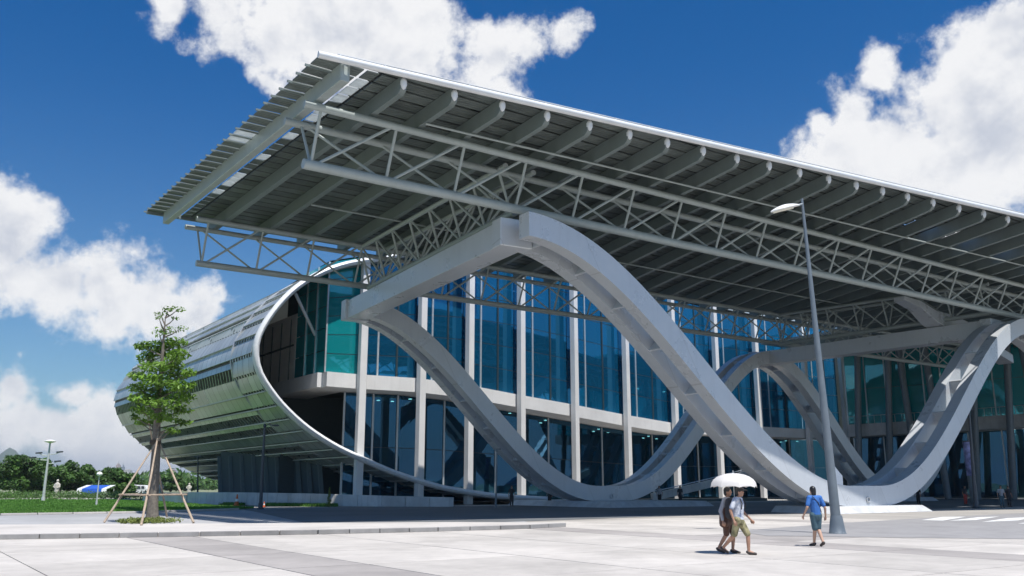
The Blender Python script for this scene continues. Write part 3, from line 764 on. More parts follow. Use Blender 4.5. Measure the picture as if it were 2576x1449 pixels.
# right block of the hall, closer again, in deep shade
RB = [(2125, 127.0, 1083), (2147, 122.0, 1069), (2304, 118.0, 1060), (2440, 114.5, 1052), (2620, 110.0, 1040), (2800, 106, 1030)]
rb = []
for x, d, yb in RB:
    g = at(x, YH, d); rb.append((Vector((g.x, g.y, 0)), at(x, yb, d).z))
for i in range(1, len(rb) - 1):
    (a, za), (b, zb) = rb[i], rb[i + 1]
    band(a, za, b - (b - a).normalized() * .004, zb, 1.6, m='concrete_wall')
    nx = 3 if i < 3 else 2; nz_ = 3
    pane_wall(a, za, GT, b, zb, GT, nx, nz_, 'glass_teal', mm='frame_light')
    pane_wall(a, .25, za - 1.6, b, .25, zb - 1.6, 2, 1, 'glass_low', off=3.0, mm='frame_light')
    d = (b - a).normalized(); n = inw(d)
    for k in range(1, 9):                                     # balustrade on the band
        q = a.lerp(b, k / 9) - n * .35; zz = za + (zb - za) * k / 9
        MB().tube(q + Z3 * zz, q + Z3 * (zz + 1.05), .03, n=6).build('baluster', 'frame_light', hall)
    MB().tube(a - n * .35 + Z3 * (za + 1.05), b - n * .35 + Z3 * (zb + 1.05), .035, n=6).build('balustrade_rail', 'frame_light', hall)
    for f in (.12, .62):
        q = a.lerp(b, f) - n * 1.6; lean = d * (1.4 if i % 2 else -1.1)
        MB().tube(q, q + lean + Z3 * 21, .42, n=14).build('leaning_column', 'pole_grey', hall, True)
vs = []
for p, z in rb[1:]:
    q = p + Vector((3, 12, 0)); vs += [q, q + Z3 * GT]
mesh_obj('inner_wall', vs, [(2 * i, 2 * i + 2, 2 * i + 3, 2 * i + 1) for i in range(len(rb) - 2)], 'interior_grey', hall)
# hall roof behind the canopy
hr = [fac[i][0] + inw(bayd[min(i, len(bayd) - 1)]) * .3 for i in range(5, len(fac))] + [far_in[i] for i in range(len(fac) - 1, 4, -1)]
MB().prism(hr, GT + .3, GT + 1.1).build('hall_roof', 'shell_metal', hall)
MB().prism([P(40, 25.4), P(70, 25.4), P(70, 41), P(40, 40)], 19.7, 20.0).build('link_roof', 'rib_steel', hall)

# ------------------------------------------------------------------ curved metal shell of the hall end
RIM = [(-8, 23.2), (-14, 22.4), (-19.05, 20.97), (-22.38, 19.96), (-24.82, 18.75), (-26.81, 17.22), (-28.36, 15.33), (-29.38, 13.46), (-29.67, 12.01), (-29.35, 10.48), (-28.47, 9.13), (-27.09, 7.65),
       (-25.2, 6.17), (-22.93, 4.89), (-20.61, 3.92), (-17.67, 2.83), (-14.61, 1.96), (-11.84, 1.36), (-6.84, .73), (-1.0, .40)]
def resample(pts, n):
    # Catmull-Rom, then even arc length
    dense = []
    for i in range(len(pts) - 1):
        p0, p1, p2, p3 = pts[max(i - 1, 0)], pts[i], pts[i + 1], pts[min(i + 2, len(pts) - 1)]
        for k in range(16):
            t = k / 16
            dense.append(tuple(.5 * (2 * p1[c] + (p2[c] - p0[c]) * t + (2 * p0[c] - 5 * p1[c] + 4 * p2[c] - p3[c]) * t * t + (3 * p1[c] - p0[c] - 3 * p2[c] + p3[c]) * t ** 3) for c in (0, 1)))
    dense.append(pts[-1]); L = [0]
    for a, b in zip(dense, dense[1:]): L.append(L[-1] + math.hypot(b[0] - a[0], b[1] - a[1]))
    out = []; j = 0
    for i in range(n + 1):
        s = L[-1] * i / n
        while j < len(L) - 2 and L[j + 1] < s: j += 1
        t = (s - L[j]) / max(1e-6, L[j + 1] - L[j]); out.append((dense[j][0] + (dense[j + 1][0] - dense[j][0]) * t, dense[j][1] + (dense[j + 1][1] - dense[j][1]) * t))
    return out, L[-1]
V0, V1 = 32.3, 83.0
NS = 40; SS = 6
prof, plen = resample(RIM, NS * SS)
def pn(i):
    a, b = prof[max(0, i - 1)], prof[min(len(prof) - 1, i + 1)]; du, dz = b[0] - a[0], b[1] - a[1]; l = math.hypot(du, dz); return (dz / l, -du / l)   # outward (to the left / down side)
shell = sub('metal_shell', hall)
# inner dark liner
liner = []
for v in (V0 + .1, V1):
    liner.append([P(prof[i][0] - pn(i)[0] * .22, v, prof[i][1] - pn(i)[1] * .22) for i in range(len(prof))])
m = MB().loft(liner, closed=False, caps=False); m.build('liner', 'shell_inner', shell, True)
def off(i, o): n = pn(i); return prof[i][0] + n[0] * o, prof[i][1] + n[1] * o
# side that faces outward
sgn = -1 if (pn(len(prof) // 2)[0] > 0) else 1
def offs(i, o): n = pn(i); return prof[i][0] + sgn * n[0] * o, prof[i][1] + sgn * n[1] * o
vcuts = [V0 + .5, V0 + 2.9, V0 + 5.6] + [V0 + 5.6 + (V1 - V0 - 5.6) * k / 5 for k in range(1, 6)]
def shell_panels():
    cnt = 0; fins = MB(); step = 1
    for s in range(NS):
        i0 = s * SS
        for k in range(len(vcuts) - 1):
            va, vb = vcuts[k] + .02, vcuts[k + 1] - .02
            win = (s % 3 == 0 or (s > 21 and s % 3 == 1)) and k >= 2
            ee = i0 + (2 if win else 6 if k >= 2 and s % 3 == 1 else 5)
            idx = list(range(i0, ee, step)) + [ee]
            ringA = []; ringB = []; rin = []; rinB = []
            for jj, i in enumerate(idx):
                a = offs(i, .03 + .17 * (jj / max(1, len(idx) - 1))); ringA.append(P(a[0], va, a[1])); ringB.append(P(a[0], vb, a[1]))
            for i in reversed(idx):
                a = offs(i, -.03); rin.append(P(a[0], va, a[1])); rinB.append(P(a[0], vb, a[1]))
            MB().loft([ringA + rin, ringB + rinB]).build('shell_panel', 'shell_metal', shell); cnt += 1
            a0, a1 = offs(ee, .08), offs(i0 + SS, .08)
            if win:                                        # window slot with slanted fins
                nf = 12
                for f in range(nf):
                    t = va + (vb - va) * (f + .3) / nf
                    fins.beam(P(a0[0], t, a0[1]), P(a1[0], t + .35, a1[1]), .07, .16)
            elif k < 2:
                for f in range(4):
                    t = va + (vb - va) * (f + .5) / 4; fins.beam(P(a0[0], t, a0[1]), P(a1[0], t, a1[1]), .22, .05)
    tag(fins.build('slot_fins', 'shell_metal', shell), kind='stuff')
    return cnt
shell_panels()
# slot glazing just under the panels
lo = []
for v in (V0 + .4, V1): lo.append([P(*((offs(i, -.06)[0],) + (v,) + (offs(i, -.06)[1],))) for i in range(len(prof))])
MB().loft(lo, closed=False, caps=False).build('slot_glazing', 'slot_dark', shell, True)
# longitudinal ledges that catch the light on the underside
for s in range(20, NS):
    i = s * SS; a = offs(i, .19); MB().tube(P(a[0], V0 + .5, a[1]), P(a[0], V1, a[1]), .07, n=6).build('ledge', 'galvanised', shell, True)
# seam ring
for vv in (V0 + 5.6,):
    pts = [P(offs(i, .14)[0], vv, offs(i, .14)[1]) for i in range(0, len(prof), 4)]; MB().path(pts, .09, 6).build('seam_ring', 'galvanised', shell, True)
# rim
rings = []
for i in range(0, len(prof), 3):
    n = pn(i); c = prof[i]; ring = []
    for k in range(12):
        a = 2 * math.pi * k / 12; x, y = math.cos(a), math.sin(a)
        ring.append(P(c[0] + n[0] * .25 * x, V0 + .40 * y, c[1] + n[1] * .25 * x))
    rings.append(ring)
MB().loft(rings).build('rim', 'gutter', shell, True)
# far end cap of the shell
cap = [P(prof[i][0], V1, prof[i][1]) for i in range(len(prof))] + [P(-1, V1, 23)]
mesh_obj('end_cap', cap, [tuple(range(len(cap)))], 'shell_inner', shell)
# struts inside the rim
MB().tube(P(-26.6, V0 + .3, 17.0), P(-23.6, V0 + 3, 14.2), .14, n=8).build('strut', 'frame_light', shell, True)

# low retaining wall in front of the ground floor
LW = [(470, 1268.5, 1238), (620, 1271.5, 1239), (780, 1273.5, 1241.5), (960, 1274.5, 1247), (1140, 1275, 1251.5)]
lw = thing('retaining_wall', 'long low pale concrete wall under the curved metal shell', 'wall', gnd(780, 1273.5))
lwp = [gnd(x, y) for x, y, t in LW]; lwz = [at(x, t, gnd(x, y).y).z for x, y, t in LW]
for i in range(len(lwp) - 1):
    a, b = lwp[i], lwp[i + 1]; za, zb = lwz[i], lwz[i + 1]; n = 3
    for k in range(n):
        p, q = a.lerp(b, k / n), a.lerp(b, (k + 1) / n); d = (q - p).normalized(); nn = inw(d); z1, z2 = za + (zb - za) * k / n, za + (zb - za) * (k + 1) / n
        p = p + d * .012; q = q - d * .012
        vs = [p, q, q + nn * .35, p + nn * .35, p + Z3 * z1, q + Z3 * z2, q + nn * .35 + Z3 * z2, p + nn * .35 + Z3 * z1]
        MB().add(vs, [(3, 2, 1, 0), (4, 5, 6, 7), (0, 1, 5, 4), (1, 2, 6, 5), (2, 3, 7, 6), (3, 0, 4, 7)]).build('wall_panel', 'concrete_wall', lw, bevel=.02)
# return at the far-left corner
a = lwp[0]; MB().box(a + V3 * 8 + Z3 * .5, V3 * 8, U3 * .17, Z3 * .5).build('wall_panel', 'concrete_wall', lw)
# ground floor behind the wall, coloured dark to stand in for recess shade
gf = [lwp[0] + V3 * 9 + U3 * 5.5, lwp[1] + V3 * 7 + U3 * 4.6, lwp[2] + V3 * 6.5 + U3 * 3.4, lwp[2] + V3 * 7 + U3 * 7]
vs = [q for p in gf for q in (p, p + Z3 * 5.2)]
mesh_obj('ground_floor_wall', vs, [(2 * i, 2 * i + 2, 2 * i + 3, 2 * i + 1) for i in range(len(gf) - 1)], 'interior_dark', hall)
for k in range(10):
    t = k / 9; p = gf[0].lerp(gf[1], t * 2) if t < .5 else gf[1].lerp(gf[2], t * 2 - 1)
    d = (gf[2] - gf[0]).normalized(); q = p - inw(d) * .25
    vs = []
    for yy in (-.12, .12): vs += [q + d * (.75 + yy), q + d * (1.05 + yy), q + d * (.05 + yy) + Z3 * 4.6, q + d * (-.05 + yy) + Z3 * 4.6]
    vs = [v + (inw(d) * (0 if i < 4 else .2)) for i, v in enumerate(vs)]
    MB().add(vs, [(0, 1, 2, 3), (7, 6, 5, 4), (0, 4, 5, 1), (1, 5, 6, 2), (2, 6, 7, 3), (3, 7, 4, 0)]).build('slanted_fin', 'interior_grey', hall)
# ramp parapet rising to the right
ra = [P(12.2, V0, .5), P(15.6, V0, 1.0), P(22, V0, 2.05), P(30, V0, 3.5)]
rp = thing('ramp_parapet', 'grey parapet of a ramp rising behind the rear arch foot', 'parapet', P(12.2, V0))
for a, b in zip(ra, ra[1:]):
    MB().beam(a, b, .3, .75).build('parapet_panel', 'concrete_wall', rp); MB().tube(a + Z3 * .55, b + Z3 * .55, .05, n=6).build('rail', 'frame_light', rp)
MB().prism([ra[0] - Z3 * ra[0].z, ra[-1] - Z3 * ra[-1].z, ra[-1] - Z3 * ra[-1].z + V3 * 2, ra[0] - Z3 * ra[0].z + V3 * 2], 0, .3).build('ramp_base', 'interior_grey', rp)

# ------------------------------------------------------------------ street lamps
def lamp_right():
    b = gnd(2107, 1343); t = at(2017, 500, b.y)
    r = thing('street_lamp', 'tall tapered grey lamp post with one white leaf-shaped head beside the woman in blue', 'lamp', b)
    n = 14; pts = [b.lerp(t, i / n) for i in range(n + 1)]
    MB().path(pts, [.175 - .13 * (i / n) for i in range(n + 1)], 16).build('pole', 'pole_grey', r, True)
    MB().lathe(b, [(.30, 0), (.30, .02), (.275, .05), (.24, .3), (.215, .48), (.19, .62)], 18).build('base_skirt', 'pole_grey', r, True)
    for k in range(6):
        a = k * math.pi / 3; MB().tube(b + Vector((math.cos(a), math.sin(a), 0)) * .265 + Z3 * .02, b + Vector((math.cos(a), math.sin(a), 0)) * .265 + Z3 * .07, .018, n=6).build('anchor_bolt', 'galvanised', r)
    j = b.lerp(t, (1343 - 515) / (1343 - 500.0)); h = at(1939, 533, b.y - .25)
    ax = (h - j).normalized(); L = (h - j).length
    MB().tube(j, j + ax * .14, .05, n=8).build('arm', 'pole_grey', r)
    sd = ax.cross(Z3).normalized(); up = sd.cross(ax).normalized()
    top = []; lens = []
    for i in range(13):
        s = i / 12; w = .21 * math.sin(math.pi * min(1, s * .96 + .03)) ** .65 * (1 - .25 * (1 - s)); hh = .15 * math.sin(math.pi * min(1, s * .94 + .03)) ** .8
        c = j + ax * (.12 + (L - .12) * s)
        top.append([c + sd * w * math.cos(a) + up * (hh * math.sin(a) if a <= math.pi else .03 * math.sin(a)) for a in [2 * math.pi * k / 14 for k in range(14)]])
        if 2 < i < 12: lens.append([c - up * .015 + sd * w * .72 * math.cos(a) + up * (.07 * math.sin(a) if a > math.pi else .01) for a in [2 * math.pi * k / 12 for k in range(12)]])
    hd = MB().loft(top).build('lamp_head', 'lamp_white', r, True); MB().loft(lens).build('lens', 'lamp_lens', hd, True).location = (0, 0, 0)
    bpy.data.objects[hd.name].children[0].location = (0, 0, 0)
lamp_right()
def slim_lamp(bx, by, ty, tx, r0, m, label, head, group=None, z0=0.0, arms=False):
    b = gnd(bx, by, z0); t = at(tx, ty, b.y); r = thing('lamp_post', label, 'lamp', b, group)
    MB().tube(b, t, r0, r0 * .55, n=10).build('pole', m, r, True)
    MB().lathe(b, [(r0 * 2, 0), (r0 * 2, .05), (r0 * 1.3, .10), (r0 * 1.2, .45)], 12).build('base', m, r, True)
    if head == 'disc':
        MB().lathe(t, [(.06, -.05), (.5, .08), (.62, .16), (.3, .3), (.02, .36)], 16).build('lamp_head', 'lamp_white', r, True)
    elif head == 'arm':
        MB().path([t, t + Vector((.25, -.1, .1)), t + Vector((.7, -.2, .05))], .03, 6).build('arm', m, r, True)
        MB().ell(t + Vector((.85, -.25, .03)), (.28, .14, .07), 10).build('lamp_head', m, r, True)
        MB().ell(t + Vector((0, 0, .02)), (.12, .12, .16), 10).build('finial', m, r, True)
    elif head == 'ball':
        MB().lathe(t, [(.05, -.05), (.2, .02), (.24, .14), (.16, .28), (.02, .34)], 12).build('lamp_head', 'lamp_white', r, True)
    else:
        MB().beam(t - Vector((.3, 0, 0)), t + Vector((.3, 0, 0)), .22, .09).build('lamp_head', m, r)
    if arms:
        L = (t - b).length
        for s, f, w in ((-1, .70, 1.5), (1, .64, .9), (-1, .78, .9), (1, .80, 1.0)):
            q = b.lerp(t, f); e = q + Vector((s * w, .3 * s, .25))
            MB().path([q, q.lerp(e, .6) - Z3 * .1, e], .04, 6).build('arm', m, r, True)
            MB().beam(e - Vector((.3, 0, 0)), e + Vector((.3, 0, .05)), .3, .14).build('floodlight', 'pole_dark', r)
slim_lamp(108, 1262, 1114, 126, .16, 'pole_pale', 'pale leaning lamp mast with a white disc head and floodlight arms on the lawn', 'disc', arms=True)
slim_lamp(242, 1274, 1197, 250, .07, 'pole_pale', 'short pale garden lamp with a white globe on the lawn', 'ball')
slim_lamp(655, 1281, 1072, 666, .13, 'pole_dark', 'dark lamp post with a curved arm in front of the low wall', 'arm')
slim_lamp(497, 1268, 1148, 498, .09, 'pole_dark', 'thin dark post with a flat head at the lawn end of the low wall', 'bar')
slim_lamp(1247, 1277, 1130, 1250, .07, 'pole_grey', 'slender grey post at the end of the low wall beside the shell rim', 'bar')
slim_lamp(2455, 1279, 1030, 2437, .14, 'pole_dark', 'slim dark post in front of the shaded entrance beside the purple banner', 'bar')

# ------------------------------------------------------------------ foliage
def leaves(mb, c, rad, n, size, rg, flat=.5, shell_=.35):
    for _ in range(n):
        while True:
            d = Vector((rg.uniform(-1, 1), rg.uniform(-1, 1), rg.uniform(-1, 1)))
            if .05 < d.length < 1: break
        d = d.normalized() * (shell_ + (1 - shell_) * rg.random() ** .5)
        p = c + Vector((d.x * rad[0], d.y * rad[1], d.z * rad[2]))
        s = size * rg.uniform(.6, 1.3)
        nrm = (Vector((d.x, d.y, d.z * .6)) * .6 + Vector((rg.gauss(0, .5), rg.gauss(0, .5), rg.gauss(flat, .5)))).normalized()
        x = nrm.orthogonal().normalized(); x = Matrix.Rotation(rg.uniform(0, 6.28), 3, nrm) @ x; y = nrm.cross(x)
        droop = nrm * (-.18 * s)
        mb.add([p - x * s, p + y * s * .42 + droop * .2, p + x * s + droop, p - y * s * .42 + droop * .2], [(0, 1, 2, 3)])
def street_tree():
    b = gnd(383, 1308, .13); d = b.y; r = thing('street_tree', 'young green street tree propped by wooden stakes on the pavement', 'tree', b); rg = random.Random(5)
    px = lambda x, y, dy=0: at(x, y, d + dy)
    tr = [b, px(384, 1270), px(388, 1200), px(393, 1130), px(395, 1060), px(402, 980), px(408, 900), px(412, 850), px(416, 800)]
    mb = MB().path(tr, [.30, .235, .22, .19, .15, .11, .075, .05, .02], 12)
    CL = [(425, 775, 22, 8), (405, 790, 20, 8), (448, 778, 18, 8), (400, 800, 12, 7), (440, 800, 14, 6), (418, 830, 34, 10), (455, 827, 20, 8), (400, 838, 22, 9),
          (395, 868, 46, 15), (440, 862, 36, 14), (360, 870, 24, 13), (415, 885, 58, 17), (368, 900, 28, 14), (450, 893, 28, 16), (385, 922, 40, 15), (430, 915, 42, 15),
          (375, 948, 48, 12), (445, 940, 42, 14), (345, 942, 26, 10), (475, 935, 18, 11), (410, 965, 60, 14), (455, 970, 40, 16), (345, 975, 26, 12), (390, 990, 44, 15), (460, 1000, 34, 15),
          (360, 1005, 34, 14), (335, 1000, 18, 9), (415, 1015, 42, 14), (385, 1035, 44, 14), (350, 1030, 26, 12), (455, 1030, 30, 12), (340, 1050, 16, 8), (410, 1050, 36, 12), (375, 1062, 30, 10), (460, 1062, 22, 9), (430, 1082, 22, 9), (355, 1064, 16, 8)]
    k = d / 2291 * 1.0
    cr = MB(); tips = []
    for (x, y, rx, ry) in CL:
        dy = rg.uniform(-1, 1) * 1.1 * (1 - (abs(y - 960) / 260) ** 2)
        c = px(x, y, dy); tips.append((c, y))
        sc_ = 1 + dy / d
        n = int(5.2 * rx * ry / 8) + 14
        if y < 845: n = int(n * .62)
        leaves(cr, c, (rx * k * 1.05, min(rx, 36) * k, ry * k * 1.0), int(n * .54), .118 if y > 845 else .085, rg, .7, .15)
    for c, y in tips:
        f = min(.98, max(.05, 1 - (y + 45 - 800) / 420)); base = None
        zt = c.z - .5
        for i in range(len(tr) - 1):
            if tr[i].z <= zt <= tr[i + 1].z: base = tr[i].lerp(tr[i + 1], (zt - tr[i].z) / (tr[i + 1].z - tr[i].z))
        if base is None: base = tr[-1] if zt > tr[-1].z else tr[4]
        mid = base.lerp(c, .5) + Z3 * -.05
        mb.path([base, mid, c], [.045, .03, .01], 5)
    mb.build('trunk', 'bark', r, True); cr.build('crown', 'leaf', r)
    # stakes: three poles tied to the trunk, with cross bars
    sr = thing('tree_stakes', 'tripod of wooden poles with cross bars bracing the young tree', 'stakes', b)
    top = px(391, 1112)
    feet = [gnd(262, 1314, .13), gnd(355, 1322, .13), gnd(487, 1315, .13), gnd(420, 1300, .13)]
    tops = [px(412, 1085, -.22), px(399, 1085, -.30), px(398, 1105, .25), px(372, 1050, .3)]
    for f, t in zip(feet, tops):
        m = f.lerp(t, .5) + Vector((rg.uniform(-.03, .03), 0, 0)); MB().path([f, m, t], [.050, .042, .032], 8).build('pole', 'bamboo', sr, True)
    q = [f.lerp(t, (1.25 - f.z) / (t.z - f.z)) for f, t in zip(feet, tops)]
    for a, c in ((q[0], q[1]), (q[1], q[2]), (q[0], q[3]), (q[3], q[2])):
        e = (c - a).normalized() * .35; MB().tube(a - e, c + e, .036, n=8).build('cross_bar', 'bamboo', sr, True)
    MB().lathe(top - Z3 * .12, [(.24, 0), (.26, .1), (.24, .22)], 10).build('tie', 'bark_dark', sr)
    g = MB(); gc = gnd(376, 1315, .13)
    for _ in range(60):
        a = rg.uniform(0, 6.28); q_ = rg.random() ** .5; leaves(g, gc + Vector((math.cos(a) * 1.15 * q_, math.sin(a) * 1.3 * q_, .10)), (.25, .25, .13), 34, .055, rg, .9, 0)
    o = g.build('shrub_bed', 'leaf_olive'); tag(o, 'low round bed of olive green shrubs around the tree foot', 'shrubs', kind='stuff')
street_tree()
def bg_tree(x, yb, yt, w, d, m, label, seed, name='park_tree'):
    rg = random.Random(seed); b = at(x, YH, d); b.z = 0; zt = at(x, yt, d).z; wr = w / 2291 * d / 2
    r = thing(name, label, 'tree', b, 'trees beyond the lawn')
    mb = MB(); cr = MB(); h = zt
    mb.path([b, b + Vector((.1, 0, h * .3)), b + Vector((rg.uniform(-.4, .4), 0, h * .62))], [.26, .2, .09], 8)
    nb = 22
    for k in range(nb):
        a = rg.uniform(0, 6.28); q = rg.random() ** .6; hz = rg.uniform(.22, .92)
        rr = wr * (1 - max(0, hz - .6) * 1.5) * q
        c = b + Vector((math.cos(a) * rr, math.sin(a) * rr, h * hz)); mb.path([b + Z3 * h * .3, c], [.09, .02], 5)
        leaves(cr, c, (wr * .45, wr * .45, h * .17), 300, .36 * (d / 150), rg, .6, .3)
    mb.build('trunk', 'bark_dark', r, True); cr.build('crown', m, r)
BT = [(-40, 1150, 110, 150, 'broad dark green tree ending the park row below the hill'), (45, 1149, 100, 140, 'tall dark green tree with a rounded top behind the lamp mast'), (95, 1158, 80, 165, 'dark green tree standing in shade between two taller park trees'), (150, 1158, 95, 145, 'wide dark green tree between the lamp mast and the blue stall'),
      (205, 1172, 70, 150, 'rounded dark green tree above the blue stall'), (238, 1182, 55, 160, 'small dark green tree ending the dense row beside the garden lamp'), (290, 1181, 85, 140, 'bushy bright green tree standing alone beside the stakes'), (335, 1196, 60, 190, 'low green tree partly hidden by the street tree'), (430, 1196, 60, 260, 'distant low green tree seen past the street tree trunk'), (465, 1206, 60, 300, 'faint distant tree close to the thin dark post')]
for i, (x, yt, w, d, lab) in enumerate(BT): bg_tree(x, 1240, yt, w, d, 'leaf_dark', lab, 40 + i)
def hedge():
    rg = random.Random(9); g = MB()
    for k in range(150):
        x = rg.uniform(-60, 400); d = rg.uniform(112, 124); c = at(x, YH, d); c.z = rg.uniform(.25, .65); leaves(g, c, (1.3, .9, .55), 46, .16, rg, .6, .2)
    tag(g.build('hedge', 'leaf_dark'), 'low dark green hedge along the back of the lawn', 'hedge', kind='stuff')
hedge()
# bare bed between lawn and hedge, and a pale path
poly('path', [G(-500, 1262), G(330, 1258), G(330, 1253), G(-500, 1255)], .036, 'pavement')
# grass tufts along the foot of the low wall
def wall_tufts():
    rg = random.Random(2); vs = []; fs = []
    for k in range(5200):
        t = rg.uniform(.16, .62); i = t * 4; j = int(i); p = lwp[j].lerp(lwp[j + 1], i - j) + Vector((rg.gauss(0, .1), -abs(rg.gauss(0, .55)), 0))
        if mnoise.noise(Vector((p.x * .35, 0, 0))) < -.05: continue
        h = rg.uniform(.1, .32); a = rg.uniform(0, 3.14); b = len(vs); vs += [(p.x - .05 * math.cos(a), p.y - .05 * math.sin(a), 0), (p.x + .05 * math.cos(a), p.y + .05 * math.sin(a), 0), (p.x + rg.gauss(0, .08), p.y + rg.gauss(0, .08), h)]; fs.append((b, b + 1, b + 2))
    tag(mesh_obj('wild_grass', vs, fs, 'grass'), 'tufts of wild grass growing along the foot of the low wall', 'grass', kind='stuff')
wall_tufts()
def cone_shrub():
    b = gnd(827, 1276); r = thing('cone_shrub', 'slim brownish cone shaped shrub against the pale low wall', 'shrub', b); rg = random.Random(4); g = MB()
    for k in range(9): leaves(g, b + Z3 * (.12 + k * .16), (.26 * (1 - k / 10), .26 * (1 - k / 10), .14), 50, .06, rg, .3, .1)
    g.build('foliage', 'leaf_olive', r); MB().tube(b, b + Z3 * 1.3, .03, .01, 6).build('stem', 'bark', r)
cone_shrub()
def cone(x, y, lab, s=1.0):
    b = gnd(x, y); r = thing('traffic_cone', lab, 'cone', b)
    MB().box(b + Z3 * .02 * s, (.21 * s, 0, 0), (0, .21 * s, 0), (0, 0, .02 * s)).build('base', 'orange', r, bevel=.008)
    MB().lathe(b, [(.16 * s, .04 * s), (.115 * s, .28 * s)], 14).build('body', 'orange', r, True); MB().lathe(b, [(.118 * s, .28 * s), (.085 * s, .45 * s)], 14).build('band', 'white_plastic', r, True)
    MB().lathe(b, [(.085 * s, .45 * s), (.035 * s, .74 * s), (.02 * s, .75 * s)], 14).build('tip', 'orange', r, True)
cone(595, 1272, 'tall orange traffic cone standing on the pale strip before the low wall', 1.25)
cone(664, 1276, 'small orange cone beside the foot of the dark lamp post', .6)

# ------------------------------------------------------------------ stall, statues, van and buildings beyond the lawn
def stall():
    d = 128; b = at(243, YH, d); b.z = 0; r = thing('market_stall', 'market stall with a blue and white awning under the park trees', 'stall', b); w = 1.95
    for sx in (-1, 1):
        for sy in (-1, 1): MB().tube(b + Vector((sx * w, sy * 1.2, 0)), b + Vector((sx * w, sy * 1.2, 1.25)), .05, n=6).build('post', 'pole_pale', r)
    n = 6
    for k in range(n):
        x0, x1 = -w - .1 + (2 * w + .2) * k / n, -w - .1 + (2 * w + .2) * (k + 1) / n - .01
        vs = [b + Vector(q) for q in ((x0, -1.5, .55), (x1, -1.5, .55), (x1, -1.35, 1.25), (x0, -1.35, 1.25), (x1, 1.4, 1.75), (x0, 1.4, 1.75))]
        vs2 = [v + Vector((0, .03, -.03)) for v in vs]
        MB().add(vs + vs2, [(0, 1, 2, 3), (3, 2, 4, 5), (6, 9, 8, 7), (9, 11, 10, 8), (0, 3, 9, 6), (1, 7, 8, 2), (3, 5, 11, 9), (2, 8, 10, 4), (0, 6, 7, 1), (5, 4, 10, 11)]).build('awning_strip', 'white_plastic' if k in (0, 5) else 'blue_tarp', r)
    MB().box(b + Z3 * .4 + Vector((0, -.9, 0)), (w, 0, 0), (0, .3, 0), (0, 0, .4)).build('counter', 'stone_pale', r)
stall()
def statue(x, h, d, lab, s):
    b = at(x, YH, d); b.z = 0; r = thing('statue', lab, 'statue', b); rg = random.Random(s)
    MB().box(b + Z3 * .25, (.35, 0, 0), (0, .35, 0), (0, 0, .25)).build('pedestal', 'stone_pale', r, bevel=.03)
    q = b + Z3 * .5; MB().lathe(q, [(.30, 0), (.34, .15 * h), (.26, .45 * h), (.33, .62 * h), (.30, .72 * h), (.12, .78 * h), (.11, .8 * h)], 14).build('figure', 'stone_pale', r, True)
    MB().ell(q + Z3 * (.89 * h), (.15, .17, .2), 12).build('head', 'stone_pale', r, True)
    for sx in (-1, 1): MB().path([q + Vector((sx * .3, 0, .68 * h)), q + Vector((sx * .38, -.1, .5 * h)), q + Vector((sx * .1, -.3, .45 * h))], [.09, .08, .06], 7).build('arm', 'stone_pale', r, True)
statue(144, 2.0, 118, 'pale stone figure standing beside the lamp mast under the park trees', 1)
statue(405, 1.7, 118, 'pale stone figure close to the street tree trunk, beyond the lawn', 2)
statue(516 - 40, 1.6, 150, 'small pale stone figure near the thin dark post', 3)
def van():
    b = at(354, YH, 165); b.z = 0; r = thing('parked_van', 'small white van parked behind the garden lamp', 'van', b)
    pr_ = [(-1.9, .35), (1.95, .35), (2.0, .95), (1.55, 1.1), (1.15, 1.75), (-1.75, 1.85), (-1.95, 1.5)]
    vs = [b + Vector((x, y, z)) for y in (-.85, .85) for x, z in pr_]; n = len(pr_)
    MB().add(vs, [tuple(range(n)), tuple(range(2 * n - 1, n - 1, -1))] + [(i, i + n, (i + 1) % n + n, (i + 1) % n) for i in range(n)]).build('body', 'white_plastic', r, bevel=.05)
    for x in (-1.2, 1.25):
        for y in (-.86, .86): MB().lathe(b + Vector((x, y - .1, .33)), [(.18, 0), (.33, .02), (.33, .18), (.18, .2)], 14, Vector((0, 1, 0))).build('wheel', 'black_plastic', r, True)
    for x0, x1 in ((-1.5, -.6), (-.5, .4), (.5, 1.1)): mesh_obj('window', [b + Vector((x0, -.905, 1.15)), b + Vector((x1, -.905, 1.15)), b + Vector((x1 - .15, -.905, 1.62)), b + Vector((x0, -.905, 1.62))], [(0, 1, 2, 3)], 'pole_dark', r)
van()
def tower(x, yt, w, d, m, lab, seed):
    rg = random.Random(seed); b = at(x, YH, d); b.z = 0; h = at(x, yt, d).z; hw = w / 2291 * d / 2; r = thing('tower', lab, 'building', b, 'buildings on the skyline')
    o = MB().prism([(b.x - hw, b.y - hw), (b.x + hw, b.y - hw), (b.x + hw, b.y + hw), (b.x - hw, b.y + hw)], 0, h * .93).build('block', m, r)
    MB().prism([(b.x - hw * .6, b.y - hw * .6), (b.x + hw * .5, b.y - hw * .6), (b.x + hw * .5, b.y + hw * .6), (b.x - hw * .6, b.y + hw * .6)], h * .93, h).build('roof_house', m, r)
    MB().prism([(b.x - hw * 1.04, b.y - hw * 1.04), (b.x + hw * 1.04, b.y - hw * 1.04), (b.x + hw * 1.04, b.y + hw), (b.x - hw * 1.04, b.y + hw)], h * .905, h * .92).build('cornice', m, r)
    if rg.random() < .4: MB().tube(b + Z3 * h, b + Z3 * h * 1.15, .5, .2, 5).build('mast', 'pole_grey', r)
